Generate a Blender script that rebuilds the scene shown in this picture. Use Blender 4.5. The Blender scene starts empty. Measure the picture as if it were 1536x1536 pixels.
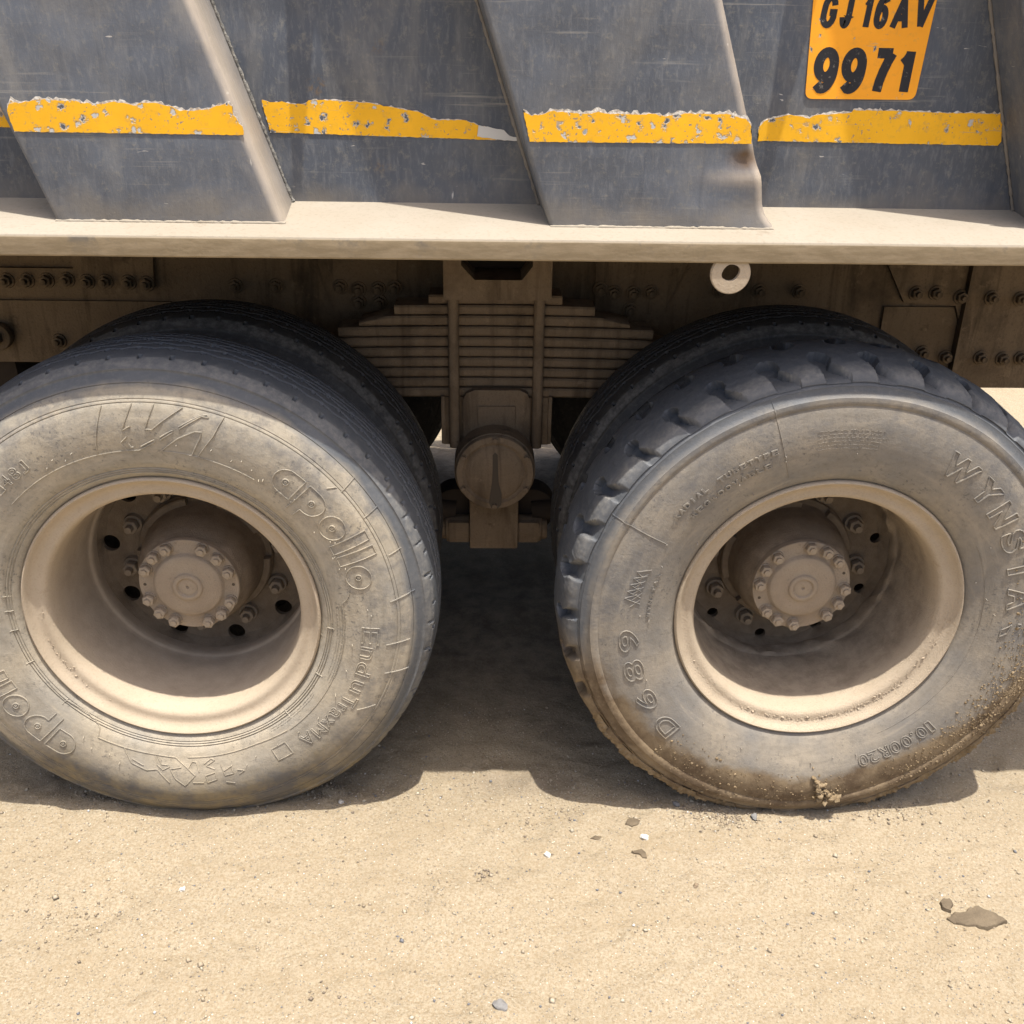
import bpy, bmesh, math, random
import numpy as np
from mathutils import Vector, Matrix
R = math.radians
random.seed(7)
rng = np.random.RandomState(11)
S = bpy.context.scene
COL = S.collection

# ------------------------------------------------------------------ camera
cam_d = bpy.data.cameras.new('camera')
cam = bpy.data.objects.new('camera', cam_d)
COL.objects.link(cam)
cam_d.sensor_width = 36.0
cam_d.lens = 36.0 * 1480.0 / 1536.0
cam_d.clip_start, cam_d.clip_end = 0.02, 2000.0
_p, _yw, _rl = R(24.579448), R(1.738584), R(0.943105)
_F = Vector((math.sin(_yw) * math.cos(_p), math.cos(_yw) * math.cos(_p), -math.sin(_p)))
_R = Vector((math.cos(_yw), -math.sin(_yw), 0.0))
_U = _R.cross(_F)
_R2 = math.cos(_rl) * _R + math.sin(_rl) * _U
_U2 = -math.sin(_rl) * _R + math.cos(_rl) * _U
m = Matrix.Identity(4)
for i in range(3):
    m[i][0], m[i][1], m[i][2] = _R2[i], _U2[i], -_F[i]
m[0][3], m[1][3], m[2][3] = 0.616, -1.706, 1.504
cam.matrix_world = m
S.camera = cam

# ------------------------------------------------------------------ sun, sky, exposure
SUN = Vector((0.095, -0.150, 1.0)).normalized()
sd = bpy.data.lights.new('sun', 'SUN')
sd.energy, sd.angle, sd.color = 4.2, R(0.55), (1.0, 0.965, 0.90)
sun = bpy.data.objects.new('sun', sd)
COL.objects.link(sun)
sun.rotation_euler = (-SUN).to_track_quat('-Z', 'Y').to_euler()
sun.location = (0.6, -2, 8)
W = bpy.data.worlds.new('World')
S.world = W
W.use_nodes = True
wt = W.node_tree
wt.nodes.clear()
_sky = wt.nodes.new('ShaderNodeTexSky')
_sky.sky_type = 'NISHITA'
_sky.sun_disc = False
_sky.sun_elevation = math.asin(SUN.z)
_sky.sun_rotation = math.atan2(SUN.x, SUN.y)
_sky.dust_density = 5.0
_sky.air_density = 0.8
_bg = wt.nodes.new('ShaderNodeBackground')
_bg.inputs['Strength'].default_value = 0.15
_wo = wt.nodes.new('ShaderNodeOutputWorld')
wt.links.new(_sky.outputs[0], _bg.inputs[0])
wt.links.new(_bg.outputs[0], _wo.inputs[0])
S.view_settings.view_transform = 'Standard'
S.view_settings.look = 'None'
S.view_settings.exposure = 0.80
S.view_settings.gamma = 1.0
S.view_settings.use_curve_mapping = False
S.cycles.max_bounces = 8
S.cycles.diffuse_bounces = 5
S.cycles.glossy_bounces = 3
S.cycles.use_denoising = True

WB = 1.2885      # distance between the two axles
ZC = 0.50        # axle height
GZ = 0.008      # ground level

# ------------------------------------------------------------------ node helper
class G:
    def __init__(s, name, rough=0.8, spec=0.3, metal=0.0):
        s.m = bpy.data.materials.new(name)
        s.m.use_nodes = True
        s.t = s.m.node_tree
        s.b = s.t.nodes['Principled BSDF']
        s.b.inputs['Roughness'].default_value = rough
        s.b.inputs['Specular IOR Level'].default_value = spec
        s.b.inputs['Metallic'].default_value = metal
        s.tc = s.t.nodes.new('ShaderNodeTexCoord')
        s.obj = s.tc.outputs['Object']
    def put(s, node, key, v):
        if v is None:
            return
        if isinstance(v, bpy.types.NodeSocket):
            s.t.links.new(v, node.inputs[key])
        else:
            if isinstance(v, tuple) and len(v) == 3 and node.inputs[key].type == 'RGBA':
                v = (*v, 1.0)
            node.inputs[key].default_value = v
    def map(s, scale=(1, 1, 1), loc=(0, 0, 0), rot=(0, 0, 0), vec=None):
        n = s.t.nodes.new('ShaderNodeMapping')
        s.put(n, 'Vector', vec or s.obj)
        n.inputs['Scale'].default_value = scale
        n.inputs['Location'].default_value = loc
        n.inputs['Rotation'].default_value = rot
        return n.outputs[0]
    def noise(s, scale, detail=4.0, rough=0.6, vec=None, dist=0.0, col=False):
        n = s.t.nodes.new('ShaderNodeTexNoise')
        s.put(n, 'Vector', vec or s.obj)
        n.inputs['Scale'].default_value = scale
        n.inputs['Detail'].default_value = detail
        n.inputs['Roughness'].default_value = rough
        n.inputs['Distortion'].default_value = dist
        return n.outputs['Color' if col else 'Fac']
    def vor(s, scale, vec=None, feat='F1', out='Distance', rnd=1.0):
        n = s.t.nodes.new('ShaderNodeTexVoronoi')
        n.feature = feat
        s.put(n, 'Vector', vec or s.obj)
        n.inputs['Scale'].default_value = scale
        n.inputs['Randomness'].default_value = rnd
        return n.outputs[out]
    def ramp(s, fac, a, b, lo=0.0, hi=1.0, smooth=False):
        n = s.t.nodes.new('ShaderNodeMapRange')
        n.interpolation_type = 'SMOOTHSTEP' if smooth else 'LINEAR'
        s.put(n, 'Value', fac)
        n.inputs['From Min'].default_value = a
        n.inputs['From Max'].default_value = b
        n.inputs['To Min'].default_value = lo
        n.inputs['To Max'].default_value = hi
        return n.outputs[0]
    def math(s, op, a, b=None, c=None):
        n = s.t.nodes.new('ShaderNodeMath')
        n.operation = op
        s.put(n, 0, a)
        s.put(n, 1, b)
        s.put(n, 2, c)
        return n.outputs[0]
    def mul(s, a, b):
        return s.math('MULTIPLY', a, b)
    def mix(s, fac, a, b):
        n = s.t.nodes.new('ShaderNodeMix')
        n.data_type = 'RGBA'
        s.put(n, 0, fac)
        s.put(n, 6, a)
        s.put(n, 7, b)
        return n.outputs[2]
    def sep(s, vec=None):
        n = s.t.nodes.new('ShaderNodeSeparateXYZ')
        s.put(n, 0, vec or s.obj)
        return n.outputs
    def radius(s):
        x, y, z = s.sep()
        return s.math('SQRT', s.math('ADD', s.mul(x, x), s.mul(z, z)))
    def bump(s, h, dist, strength=1.0, prev=None):
        n = s.t.nodes.new('ShaderNodeBump')
        n.inputs['Strength'].default_value = strength
        n.inputs['Distance'].default_value = dist
        s.put(n, 'Height', h)
        s.put(n, 'Normal', prev)
        return n.outputs[0]
    def up(s):
        n = s.t.nodes.new('ShaderNodeNewGeometry')
        return s.sep(n.outputs['Normal'])[2]
    def attr(s, name):
        n = s.t.nodes.new('ShaderNodeAttribute')
        n.attribute_name = name
        return n.outputs['Color']
    def done(s, col, rough=None, nrm=None, spec=None):
        s.put(s.b, 'Base Color', col)
        s.put(s.b, 'Roughness', rough)
        s.put(s.b, 'Normal', nrm)
        s.put(s.b, 'Specular IOR Level', spec)
        return s.m

M = {}
# sandy ground
g = G('sand', 0.95, 0.15)
n1 = g.noise(1.3, 5, 0.6)
n2 = g.noise(9, 6, 0.65)
n3 = g.noise(190, 4, 0.75)
n4 = g.noise(3.1, 5, .65)
c = g.mix(g.ramp(n1, .35, .68), (.438, .388, .292), (.498, .452, .358))
c = g.mix(g.ramp(n2, .56, .80, 0, .40), c, (.315, .262, .182))
c = g.mix(g.mul(g.ramp(n4, .54, .68), .42), c, (.295, .252, .188))
n5 = g.noise(1.0, 5, .6, g.map((2.2, 16, 2), (0, 0, 0), (0, 0, R(24))), .6)
c = g.mix(g.mul(g.ramp(n5, .52, .66), .42), c, (.30, .245, .165))
n6 = g.noise(1.0, 4, .6, g.map((14, 2.4, 2), (3, 1, 0), (0, 0, R(35))), .8)
c = g.mix(g.mul(g.ramp(n6, .55, .68), .40), c, (.50, .448, .345))
n7 = g.noise(17, 6, .72)
c = g.mix(g.mul(g.ramp(n7, .60, .74), .45), c, (.27, .215, .14))
c = g.mix(g.ramp(n3, .40, .60, 0, .40), (.27, .21, .132), c)
c = g.mix(g.mul(g.ramp(n3, .62, .78), .45), c, (.52, .43, .31))
sp = g.vor(260, out='Color')
sx = g.sep(sp)
c = g.mix(g.mul(g.ramp(sx[0], .975, .985), g.ramp(g.vor(260), .40, .25)), c, (.58, .53, .45))
c = g.mix(g.mul(g.ramp(sx[1], .93, .96), g.ramp(g.vor(260), .45, .30)), c, (.17, .155, .135))
c = g.mix(g.mul(g.attr('damp'), g.ramp(n2, .3, .7, .7, 1.0)), c, g.mix(g.ramp(g.math('ADD', n7, g.math('MULTIPLY_ADD', n4, .6, -.3)), .38, .64), (.082, .063, .045), (.225, .180, .132)))  # soil colour darkened by painted shade under the truck, plus dark patches
b0 = g.bump(g.noise(6.5, 4, 0.6), .04, .5)
b1 = g.bump(g.noise(30, 6, 0.68), .011, .7, b0)
b2 = g.bump(g.noise(330, 4, 0.7), .0028, .9, b1)
M['sand'] = g.done(c, None, b2)

# grey-blue body paint, scoured and dusty
def paint(name, base=(.058, .066, .081), dust=.0):
    g = G(name, 0.55, 0.35)
    st = g.noise(1.0, 6, .7, g.map((120, 120, 34)))
    st2 = g.noise(1.0, 4, .6, g.map((60, 60, 5), (3, 1, 2)))
    bl = g.noise(2.2, 4, .55)
    fine = g.noise(75, 5, .75)
    c = g.mix(g.ramp(bl, .3, .7), base, tuple(v * 1.55 for v in base))
    c = g.mix(g.ramp(st, .50, .70, 0, .62), c, (.172, .176, .182))
    c = g.mix(g.mul(g.ramp(st2, .55, .75), .4), c, (.035, .045, .066))
    c = g.mix(g.mul(g.ramp(fine, .54, .70), .6), c, (.20, .188, .160))
    c = g.mix(g.mul(g.ramp(g.noise(5, 5, .6), .54, .74), .4), c, (.165, .148, .122))
    # bare scratches
    sc = g.noise(1.0, 2, .5, g.map((26, 26, 100), (0, 0, 0), (0, R(35), 0)), 1.2)
    sc2 = g.noise(7, 2, .5)
    c = g.mix(g.mul(g.ramp(sc, .74, .77), g.ramp(sc2, .5, .55)), c, (.40, .38, .35))
    x, y, z = g.sep()
    # dust blown up from the ledge
    d = g.math('ADD', g.ramp(z, 1.268, 1.315, .75, 0), g.ramp(g.noise(11, 4, .6), .35, .7, -.45, .2))
    c = g.mix(g.ramp(d, 0, 1), c, (.185, .165, .138))
    # long level scrapes and smeared dust
    hs = g.noise(1.0, 4, .6, g.map((4.5, 4.5, 150), (0, 0, 0), (0, R(-4), 0)))
    c = g.mix(g.mul(g.ramp(hs, .60, .72), g.mul(g.ramp(g.noise(3.3, 3, .6), .44, .58), .65)), c, (.30, .285, .25))
    sm = g.noise(1.0, 5, .62, g.map((9, 9, 2.2), (5, 0, 2), (0, R(12), 0)), .9)
    c = g.mix(g.mul(g.ramp(sm, .52, .70), .45), c, (.215, .205, .185))
    bs = g.noise(1.0, 2, .5, g.map((40, 40, 9), (1, 4, 0), (0, R(48), 0)), 1.5)
    c = g.mix(g.mul(g.ramp(bs, .755, .775), g.ramp(g.noise(4.1, 2), .50, .54)), c, (.50, .48, .44))
    # rust pits
    rp = g.vor(9, None, 'F1', 'Distance')
    rc = g.sep(g.vor(9, None, 'F1', 'Color'))[0]
    c = g.mix(g.mul(g.mul(g.ramp(rp, .20, .09), g.ramp(rc, .90, .93)), g.ramp(fine, .48, .58)), c, (.13, .095, .065))
    nb = g.bump(g.noise(2.6, 3, .5), .05, .62)
    nb = g.bump(st, .0012, .6, nb)
    nb = g.bump(fine, .001, .6, nb)
    if dust:
        c = g.mix(dust, c, (.22, .185, .14))
    return g.done(c, g.ramp(st, .4, .7, .45, .7), nb)
M['paint'] = paint('body_paint')
M['paint_dusty'] = paint('dusty_body_paint', dust=.62)
M['rib_paint'] = paint('rib_paint', (.074, .082, .097))
# rib paint: bent edges get sand-coloured dust and painted sunlit brightness further on
g = G('rib_edge', .8, .2)
M['weld'] = g.done(g.mix(g.ramp(g.noise(120, 3), .4, .65), (.12, .117, .108), (.26, .245, .215)), None, g.bump(g.noise(160, 3), .003))

# dust caked steel (ledge, rims)
def dusty(name, a, b, dark, scale=6, chips=True, fb=.0012, face=False, deep=None):
    g = G(name, .9, .2)
    n = g.noise(scale, 5, .6)
    f = g.noise(scale * 24, 4, .65)
    c = g.mix(g.ramp(n, .3, .7), a, b)
    c = g.mix(g.mul(g.ramp(f, .52, .75), .45), c, dark)
    if chips:
        k = g.noise(scale * 1.7, 6, .7)
        c = g.mix(g.mul(g.ramp(k, .63, .70), .55), c, dark)
    x, y, z = g.sep()
    if name.startswith('dirt_coated'):     # runs of wet dirt and dark oily patches
        dr = g.noise(1.0, 5, .62, g.map((26, 26, 3.2)), .5)
        c = g.mix(g.mul(g.ramp(dr, .50, .68), .55), c, tuple(v * .55 for v in dark))
        c = g.mix(g.mul(g.ramp(g.noise(4.5, 5, .65), .54, .68), .60), c, tuple(v * .8 for v in dark))
        c = g.mix(g.mul(g.ramp(g.noise(26, 5, .7), .60, .70), .5), c, tuple(v * 1.35 for v in b))
    if face:     # scraped brownish front lip of the ledge, its grazing-light shade put into the colour
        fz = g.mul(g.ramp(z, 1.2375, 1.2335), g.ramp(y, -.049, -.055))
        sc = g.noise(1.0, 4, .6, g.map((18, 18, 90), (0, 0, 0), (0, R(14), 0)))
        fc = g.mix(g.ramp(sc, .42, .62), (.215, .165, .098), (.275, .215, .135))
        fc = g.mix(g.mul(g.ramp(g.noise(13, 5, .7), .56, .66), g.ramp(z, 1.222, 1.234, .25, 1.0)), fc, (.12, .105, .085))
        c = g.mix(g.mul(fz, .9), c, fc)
    if deep:     # darker, browner colour further in than the outer lip
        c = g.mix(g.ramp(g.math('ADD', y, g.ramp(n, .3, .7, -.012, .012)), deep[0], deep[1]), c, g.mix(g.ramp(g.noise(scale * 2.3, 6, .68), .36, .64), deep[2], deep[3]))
    nb = g.bump(n, .006, .35)
    nb = g.bump(f, fb, .7, nb)
    return g.done(c, None, nb)
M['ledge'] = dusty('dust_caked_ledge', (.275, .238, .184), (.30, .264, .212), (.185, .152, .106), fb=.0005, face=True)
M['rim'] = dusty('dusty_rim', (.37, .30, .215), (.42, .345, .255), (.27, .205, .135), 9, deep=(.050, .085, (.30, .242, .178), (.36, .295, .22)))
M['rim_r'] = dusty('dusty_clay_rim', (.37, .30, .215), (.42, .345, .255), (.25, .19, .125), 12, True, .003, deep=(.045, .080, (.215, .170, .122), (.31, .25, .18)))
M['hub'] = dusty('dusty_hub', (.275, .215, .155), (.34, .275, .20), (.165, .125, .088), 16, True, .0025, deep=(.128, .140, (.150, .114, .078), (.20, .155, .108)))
M['nut'] = dusty('dusty_nut', (.21, .165, .118), (.26, .21, .15), (.12, .09, .062), 30, True, .001)
M['rim_clay'] = dusty('clay_caked_rim', (.25, .195, .135), (.36, .29, .205), (.15, .115, .08), 11, True, .004)
M['chassis'] = dusty('dirt_coated_chassis', (.135, .094, .055), (.170, .122, .074), (.045, .031, .019), 7, True, .002)
M['spring'] = dusty('dirt_coated_spring', (.205, .145, .088), (.255, .184, .116), (.095, .065, .040), 10, True, .002)
M['grease'] = G('grease_stain', .5, .4).done((.055, .038, .025))
g = G('under_body', .9, .2)
M['under'] = g.done(g.mix(g.ramp(g.noise(4), .35, .65), (.040, .030, .022), (.065, .048, .034)))

# rubber
def rubber(name, dusty_r, dust_col, mudband=0.0, amount=.85, grey=(.30, .27, .225), low=0.0, base=((.070, .075, .082), (.100, .104, .110))):
    g = G(name, .6, .35)
    r = g.radius()
    x, y, z = g.sep()
    n = g.noise(7, 5, .6)
    f = g.noise(70, 4, .7)
    fx = g.noise(300, 3, .7)
    rub = g.mix(g.ramp(n, .3, .7), base[0], base[1])
    rub = g.mix(g.mul(g.ramp(f, .5, .72), .22), rub, (.22, .21, .19))
    # dusted sidewall inside radius dusty_r, on the face that looks outward
    side = g.mul(g.ramp(g.math('ADD', r, g.ramp(n, .2, .8, -.012, .012)), dusty_r + .006, dusty_r - .010, 0, 1), g.ramp(y, .022, .004))
    dc = g.mix(g.ramp(n, .35, .68), dust_col, grey)
    dc = g.mix(g.mul(g.ramp(f, .48, .70), .4), dc, tuple(v * .45 for v in dust_col))
    at_ = g.math('ARCTAN2', x, z)
    cb = g.t.nodes.new('ShaderNodeCombineXYZ')
    g.put(cb, 0, g.mul(r, 46.0)); g.put(cb, 1, g.mul(at_, 2.6))
    stk = g.noise(1.0, 6, .68, cb.outputs[0], .6)
    dc = g.mix(g.mul(g.ramp(stk, .50, .72), .50), dc, tuple(v * .50 for v in dust_col))
    dc = g.mix(g.mul(g.ramp(stk, .46, .28), .45), dc, tuple(min(1, v * 1.30) for v in dust_col))
    spk = g.noise(130, 4, .75)
    dc = g.mix(g.mul(g.mul(g.ramp(spk, .55, .66), g.ramp(g.noise(9, 4, .6), .45, .62)), .75), dc, (.075, .072, .068))
    lowb = g.ramp(r, .345, .40)      # scuffed band round the widest part
    sc = g.ramp(g.noise(24, 6, .7), .47, .66)
    dc = g.mix(g.mul(g.mul(lowb, sc), .55), dc, (.105, .105, .11))
    c = g.mix(g.mul(side, amount), rub, dc)
    # worn shoulder ring, a little grey
    c = g.mix(g.mul(g.mul(g.ramp(r, .492, .505), g.ramp(y, .03, .012)), g.ramp(f, .35, .65, .1, .55)), c, (.24, .225, .20))
    if mudband:
        tz = g.math('ADD', r, g.ramp(z, -.08, -.50, 0, .100))
        tz = g.math('ADD', tz, g.ramp(g.noise(7, 6, .68), .28, .72, -.030, .030))
        mb = g.mul(g.ramp(tz, .440, .466), g.ramp(z, -.03, -.14))
        mc = g.mix(g.ramp(g.noise(11, 5, .65), .38, .62), (.10, .066, .036), (.22, .162, .095))
        c = g.mix(g.mul(mb, mudband), c, mc)
        c = g.mix(g.mul(g.mul(g.mul(mb, g.ramp(f, .50, .62)), mudband), .35), c, (.25, .19, .12))
    if low:      # dried splash staining low on the sidewall, and scuffed black patches in it
        zz = g.math('ADD', z, g.ramp(g.noise(5, 5, .65), .3, .7, -.08, .08))
        lb = g.mul(g.mul(g.ramp(zz, -.22, -.36), g.ramp(r, .365, .42)), low)
        lc = g.mix(g.ramp(g.noise(14, 5, .7), .40, .60), (.085, .08, .075), (.20, .155, .085))
        c = g.mix(lb, c, lc)
    nb = g.bump(f, .0018, .6)
    nb = g.bump(fx, .0008, .6, nb)
    return g.done(c, g.ramp(side, 0, 1, .55, .92), nb)
M['rub_l'] = rubber('dusty_worn_rubber', .478, (.385, .328, .24), .0, .92, (.29, .265, .22), low=.85)
M['rub_r'] = rubber('muddy_lug_rubber', .468, (.325, .275, .205), .95, .78, (.190, .177, .157))
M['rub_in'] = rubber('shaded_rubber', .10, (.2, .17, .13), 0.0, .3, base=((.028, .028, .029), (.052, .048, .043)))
g = G('mud', .95, .1)
M['mud'] = g.done(g.mix(g.ramp(g.noise(60, 4), .35, .65), (.17, .122, .069), (.275, .208, .128)), None, g.bump(g.noise(190, 4), .003))
g = G('damp_mud', .85, .25)
M['damp'] = g.done(g.mix(g.ramp(g.noise(40, 4), .35, .65), (.105, .080, .052), (.145, .112, .073)), None, g.bump(g.noise(260, 3), .002))

# tapes and plate
def tape(name, col, chip=.5, white=.35, scale=55):
    g = G(name, .6, .15)
    n = g.noise(8, 4, .6)
    f = g.noise(60, 4, .7)
    c = g.mix(g.ramp(n, .3, .7), col, tuple(v * .84 for v in col))
    c = g.mix(g.mul(g.ramp(f, .56, .75), .3), c, (.30, .20, .07))
    wob = g.noise(70, 3, .6, col=True)
    vm = g.t.nodes.new('ShaderNodeVectorMath')
    vm.operation = 'MULTIPLY_ADD'
    g.put(vm, 0, wob)
    vm.inputs[1].default_value = (.030, .030, .030)
    g.put(vm, 2, g.obj)
    v = vm.outputs[0]
    d = g.vor(scale, v)
    cell = g.sep(g.vor(scale, v, 'F1', 'Color'))
    hit = g.ramp(cell[0], 1 - chip, 1 - chip + .03)
    hit = g.mul(hit, g.ramp(g.noise(6, 2), .33, .42))
    rim_ = g.mul(hit, g.ramp(d, .33, .26))
    core = g.mul(hit, g.ramp(d, .25, .17))
    d2 = g.vor(scale * 2.6, v); cell2 = g.sep(g.vor(scale * 2.6, v, 'F1', 'Color'))
    small = g.mul(g.mul(g.ramp(cell2[0], 1 - chip * .55, 1 - chip * .55 + .03), g.ramp(d2, .34, .24)), g.ramp(g.noise(11, 3), .44, .54))
    c = g.mix(g.mul(g.ramp(d, .52, .30), g.mul(hit, .45)), c, (.40, .27, .10))
    c = g.mix(g.mul(small, .85), c, (.22, .20, .165))
    scr = g.noise(1.0, 3, .6, g.map((8, 8, 120), (2, 0, 0), (0, R(28), 0)), .8)
    c = g.mix(g.mul(g.ramp(scr, .66, .70), .6), c, (.42, .34, .20))
    c = g.mix(rim_, c, (.46, .42, .35))
    c = g.mix(core, c, g.mix(g.ramp(cell[1], .70, .72), (.09, .095, .108), (.46, .47, .47)))
    return g.done(c, None, g.bump(g.math('SUBTRACT', 1.0, rim_), .0012, .8))
M['tape'] = tape('yellow_reflective_tape', (.84, .44, .022), .80, scale=56)
M['tape2'] = tape('clean_yellow_reflective_tape', (.84, .44, .022), .52, scale=58)
g = G('torn_tape_backing', .8, .2)
M['backing'] = g.done(g.mix(g.ramp(g.noise(160, 4), .42, .62), (.60, .575, .52), (.36, .31, .25)), None, g.bump(g.noise(170, 3), .002))
M['film'] = G('white_tape_film', .7, .2).done((.56, .55, .52))
M['plate'] = tape('orange_plate_paint', (.92, .385, .03), .10, scale=75)
g = G('black_lettering', .6, .3)
M['black'] = g.done(g.mix(g.mul(g.ramp(g.noise(85, 4, .7), .60, .68), .7), (.018, .018, .022), (.22, .20, .17)))
g = G('rust', .9, .2)
M['rust'] = g.done(g.mix(g.ramp(g.noise(55, 5), .35, .65), (.13, .07, .035), (.26, .16, .085)), None, g.bump(g.noise(120), .002))
def stone(name, a, b):
    g = G(name, .8, .3)
    return g.done(g.mix(g.ramp(g.noise(60, 4), .35, .65), a, b), None, g.bump(g.noise(120), .002))
M['st_white'] = stone('white_stone', (.62, .59, .53), (.50, .46, .40))
M['st_grey'] = stone('grey_stone', (.15, .145, .14), (.215, .205, .19))
M['st_brown'] = stone('brown_stone', (.23, .17, .11), (.18, .135, .09))
g = G('grit', .85, .3)
M['grit'] = g.done(g.mix(1.0, (.5, .4, .3), g.attr('tint')))

# ------------------------------------------------------------------ object helpers
def prop(o, label=None, cat=None, group=None, kind=None):
    if label: o['label'] = label
    if cat: o['category'] = cat
    if group: o['group'] = group
    if kind: o['kind'] = kind
    return o
def empty(name, loc=(0, 0, 0), parent=None):
    o = bpy.data.objects.new(name, None)
    COL.objects.link(o)
    o.empty_display_size = .1
    if parent: o.parent = parent
    o.location = loc
    return o
def link(name, me, mat, parent=None, loc=(0, 0, 0)):
    o = bpy.data.objects.new(name, me)
    COL.objects.link(o)
    if mat and not me.materials: me.materials.append(mat)
    if parent: o.parent = parent
    o.location = loc
    return o
def finish(me, angle=35):
    if angle is not None:
        me.polygons.foreach_set('use_smooth', [True] * len(me.polygons))
        me.update()
        me.set_sharp_from_angle(angle=R(angle))
    return me
def from_bm(name, bm, mat, parent=None, loc=(0, 0, 0), angle=35):
    bmesh.ops.recalc_face_normals(bm, faces=bm.faces)
    me = bpy.data.meshes.new(name)
    bm.to_mesh(me)
    bm.free()
    finish(me, angle)
    return link(name, me, mat, parent, loc)
def np_mesh(name, V, quads, smooth=None):
    me = bpy.data.meshes.new(name)
    V = np.asarray(V, np.float32).reshape(-1, 3)
    Q = np.asarray(quads, np.int32)
    k = Q.shape[1]
    me.vertices.add(len(V))
    me.vertices.foreach_set('co', V.ravel())
    me.loops.add(Q.size)
    me.loops.foreach_set('vertex_index', Q.ravel())
    me.polygons.add(len(Q))
    me.polygons.foreach_set('loop_start', np.arange(len(Q), dtype=np.int32) * k)
    me.polygons.foreach_set('loop_total', np.full(len(Q), k, np.int32))
    me.update(calc_edges=True)
    me.validate()
    finish(me, smooth)
    return me
def box(bm, x0, x1, y0, y1, z0, z1, bev=0.0, rot=None):
    r = bmesh.ops.create_cube(bm, size=1.0)
    vs = r['verts']
    for v in vs:
        v.co = Vector(((x0 + x1) / 2 + v.co.x * (x1 - x0), (y0 + y1) / 2 + v.co.y * (y1 - y0), (z0 + z1) / 2 + v.co.z * (z1 - z0)))
    if bev:
        es = list({e for v in vs for e in v.link_edges})
        bmesh.ops.bevel(bm, geom=es, offset=bev, segments=2, affect='EDGES', profile=.6)
    return vs
def cyl(bm, p0, p1, r0, r1=None, n=24, bev=0.0):
    p0, p1 = Vector(p0), Vector(p1)
    d = p1 - p0
    q = d.to_track_quat('Z', 'Y').to_matrix().to_4x4()
    q.translation = (p0 + p1) / 2
    r = bmesh.ops.create_cone(bm, cap_ends=True, segments=n, radius1=r0, radius2=r0 if r1 is None else r1, depth=d.length, matrix=q)
    if bev:
        es = list({e for v in r['verts'] for e in v.link_edges if len(e.link_faces) == 2 and any(len(f.verts) > 4 for f in e.link_faces)})
        bmesh.ops.bevel(bm, geom=es, offset=bev, segments=2, affect='EDGES', profile=.6)
def lathe_y(prof, n=96, name='lathe', closed=False, angle=40, jitter=None):
    """revolve (r, y) pairs about the Y axis"""
    P = np.array(prof)
    th = np.linspace(0, 2 * np.pi, n, endpoint=False)
    V = np.zeros((len(P), n, 3))
    V[:, :, 0] = P[:, None, 0] * np.sin(th)
    V[:, :, 2] = P[:, None, 0] * np.cos(th)
    V[:, :, 1] = P[:, None, 1]
    if jitter is not None: V = jitter(V, th)
    i = np.arange(len(P) - 1)[:, None]
    j = np.arange(n)[None, :]
    a = i * n + j
    b = i * n + (j + 1) % n
    Q = np.stack([a, b, b + n, a + n], -1).reshape(-1, 4)
    return np_mesh(name, V, Q, angle)
def prism_xz(bm, pts, y0, y1):
    """extrude an outline in XZ along Y"""
    f = [bm.verts.new((x, y0, z)) for x, z in pts]
    b = [bm.verts.new((x, y1, z)) for x, z in pts]
    n = len(pts)
    bm.faces.new(f)
    bm.faces.new(list(reversed(b)))
    for i in range(n):
        bm.faces.new((f[i], b[i], b[(i + 1) % n], f[(i + 1) % n]))
def tube_np(P, N, rad, closed=False, k=5):
    """tube along points P; N = outward surface normals; returns verts, quads"""
    P = np.asarray(P, float)
    N = np.asarray(N, float)
    n = len(P)
    if closed: T = np.roll(P, -1, 0) - np.roll(P, 1, 0)
    else: T = np.gradient(P, axis=0)
    T /= np.linalg.norm(T, axis=1)[:, None] + 1e-12
    B = np.cross(T, N)
    B /= np.linalg.norm(B, axis=1)[:, None] + 1e-12
    C = np.cross(B, T)
    a = np.arange(k) / k * 2 * np.pi
    V = P[:, None] + rad * (np.cos(a)[None, :, None] * B[:, None] + np.sin(a)[None, :, None] * C[:, None])
    m_ = n if closed else n - 1
    i = np.arange(m_)[:, None]
    j = np.arange(k)[None, :]
    A = i * k + j
    Bq = i * k + (j + 1) % k
    i2 = (i + 1) % n
    Q = np.stack([A, Bq, i2 * k + (j + 1) % k, i2 * k + j], -1).reshape(-1, 4)
    return V.reshape(-1, 3), Q
class MB:
    def __init__(s): s.V, s.Q, s.n = [], [], 0
    def add(s, V, Q):
        s.V.append(np.asarray(V)); s.Q.append(np.asarray(Q) + s.n); s.n += len(V)
    def mesh(s, name, angle=60):
        return np_mesh(name, np.concatenate(s.V), np.concatenate(s.Q), angle)
def vnoise2(x, y, seed=0):
    """smooth value noise"""
    x = np.asarray(x, float); y = np.asarray(y, float)
    xi, yi = np.floor(x).astype(np.int64), np.floor(y).astype(np.int64)
    fx, fy = x - xi, y - yi
    fx = fx * fx * fx * (fx * (fx * 6 - 15) + 10)
    fy = fy * fy * fy * (fy * (fy * 6 - 15) + 10)
    def h(a, b):
        t = (a * 374761393 + b * 668265263 + seed * 974711) & 0x7fffffff
        t = ((t ^ (t >> 13)) * 1274126177) & 0x7fffffff
        return ((t ^ (t >> 16)) & 0xffff) / 65535.0
    return (h(xi, yi) * (1 - fx) + h(xi + 1, yi) * fx) * (1 - fy) + (h(xi, yi + 1) * (1 - fx) + h(xi + 1, yi + 1) * fx) * fy
def fbm(x, y, oct=4, seed=0):
    t = 0; a = .5
    for k in range(oct):
        t = t + a * (vnoise2(x, y, seed + k) - .5); x = x * 2.03 + 11.3; y = y * 2.03 + 5.7; a *= .55
    return t

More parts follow.
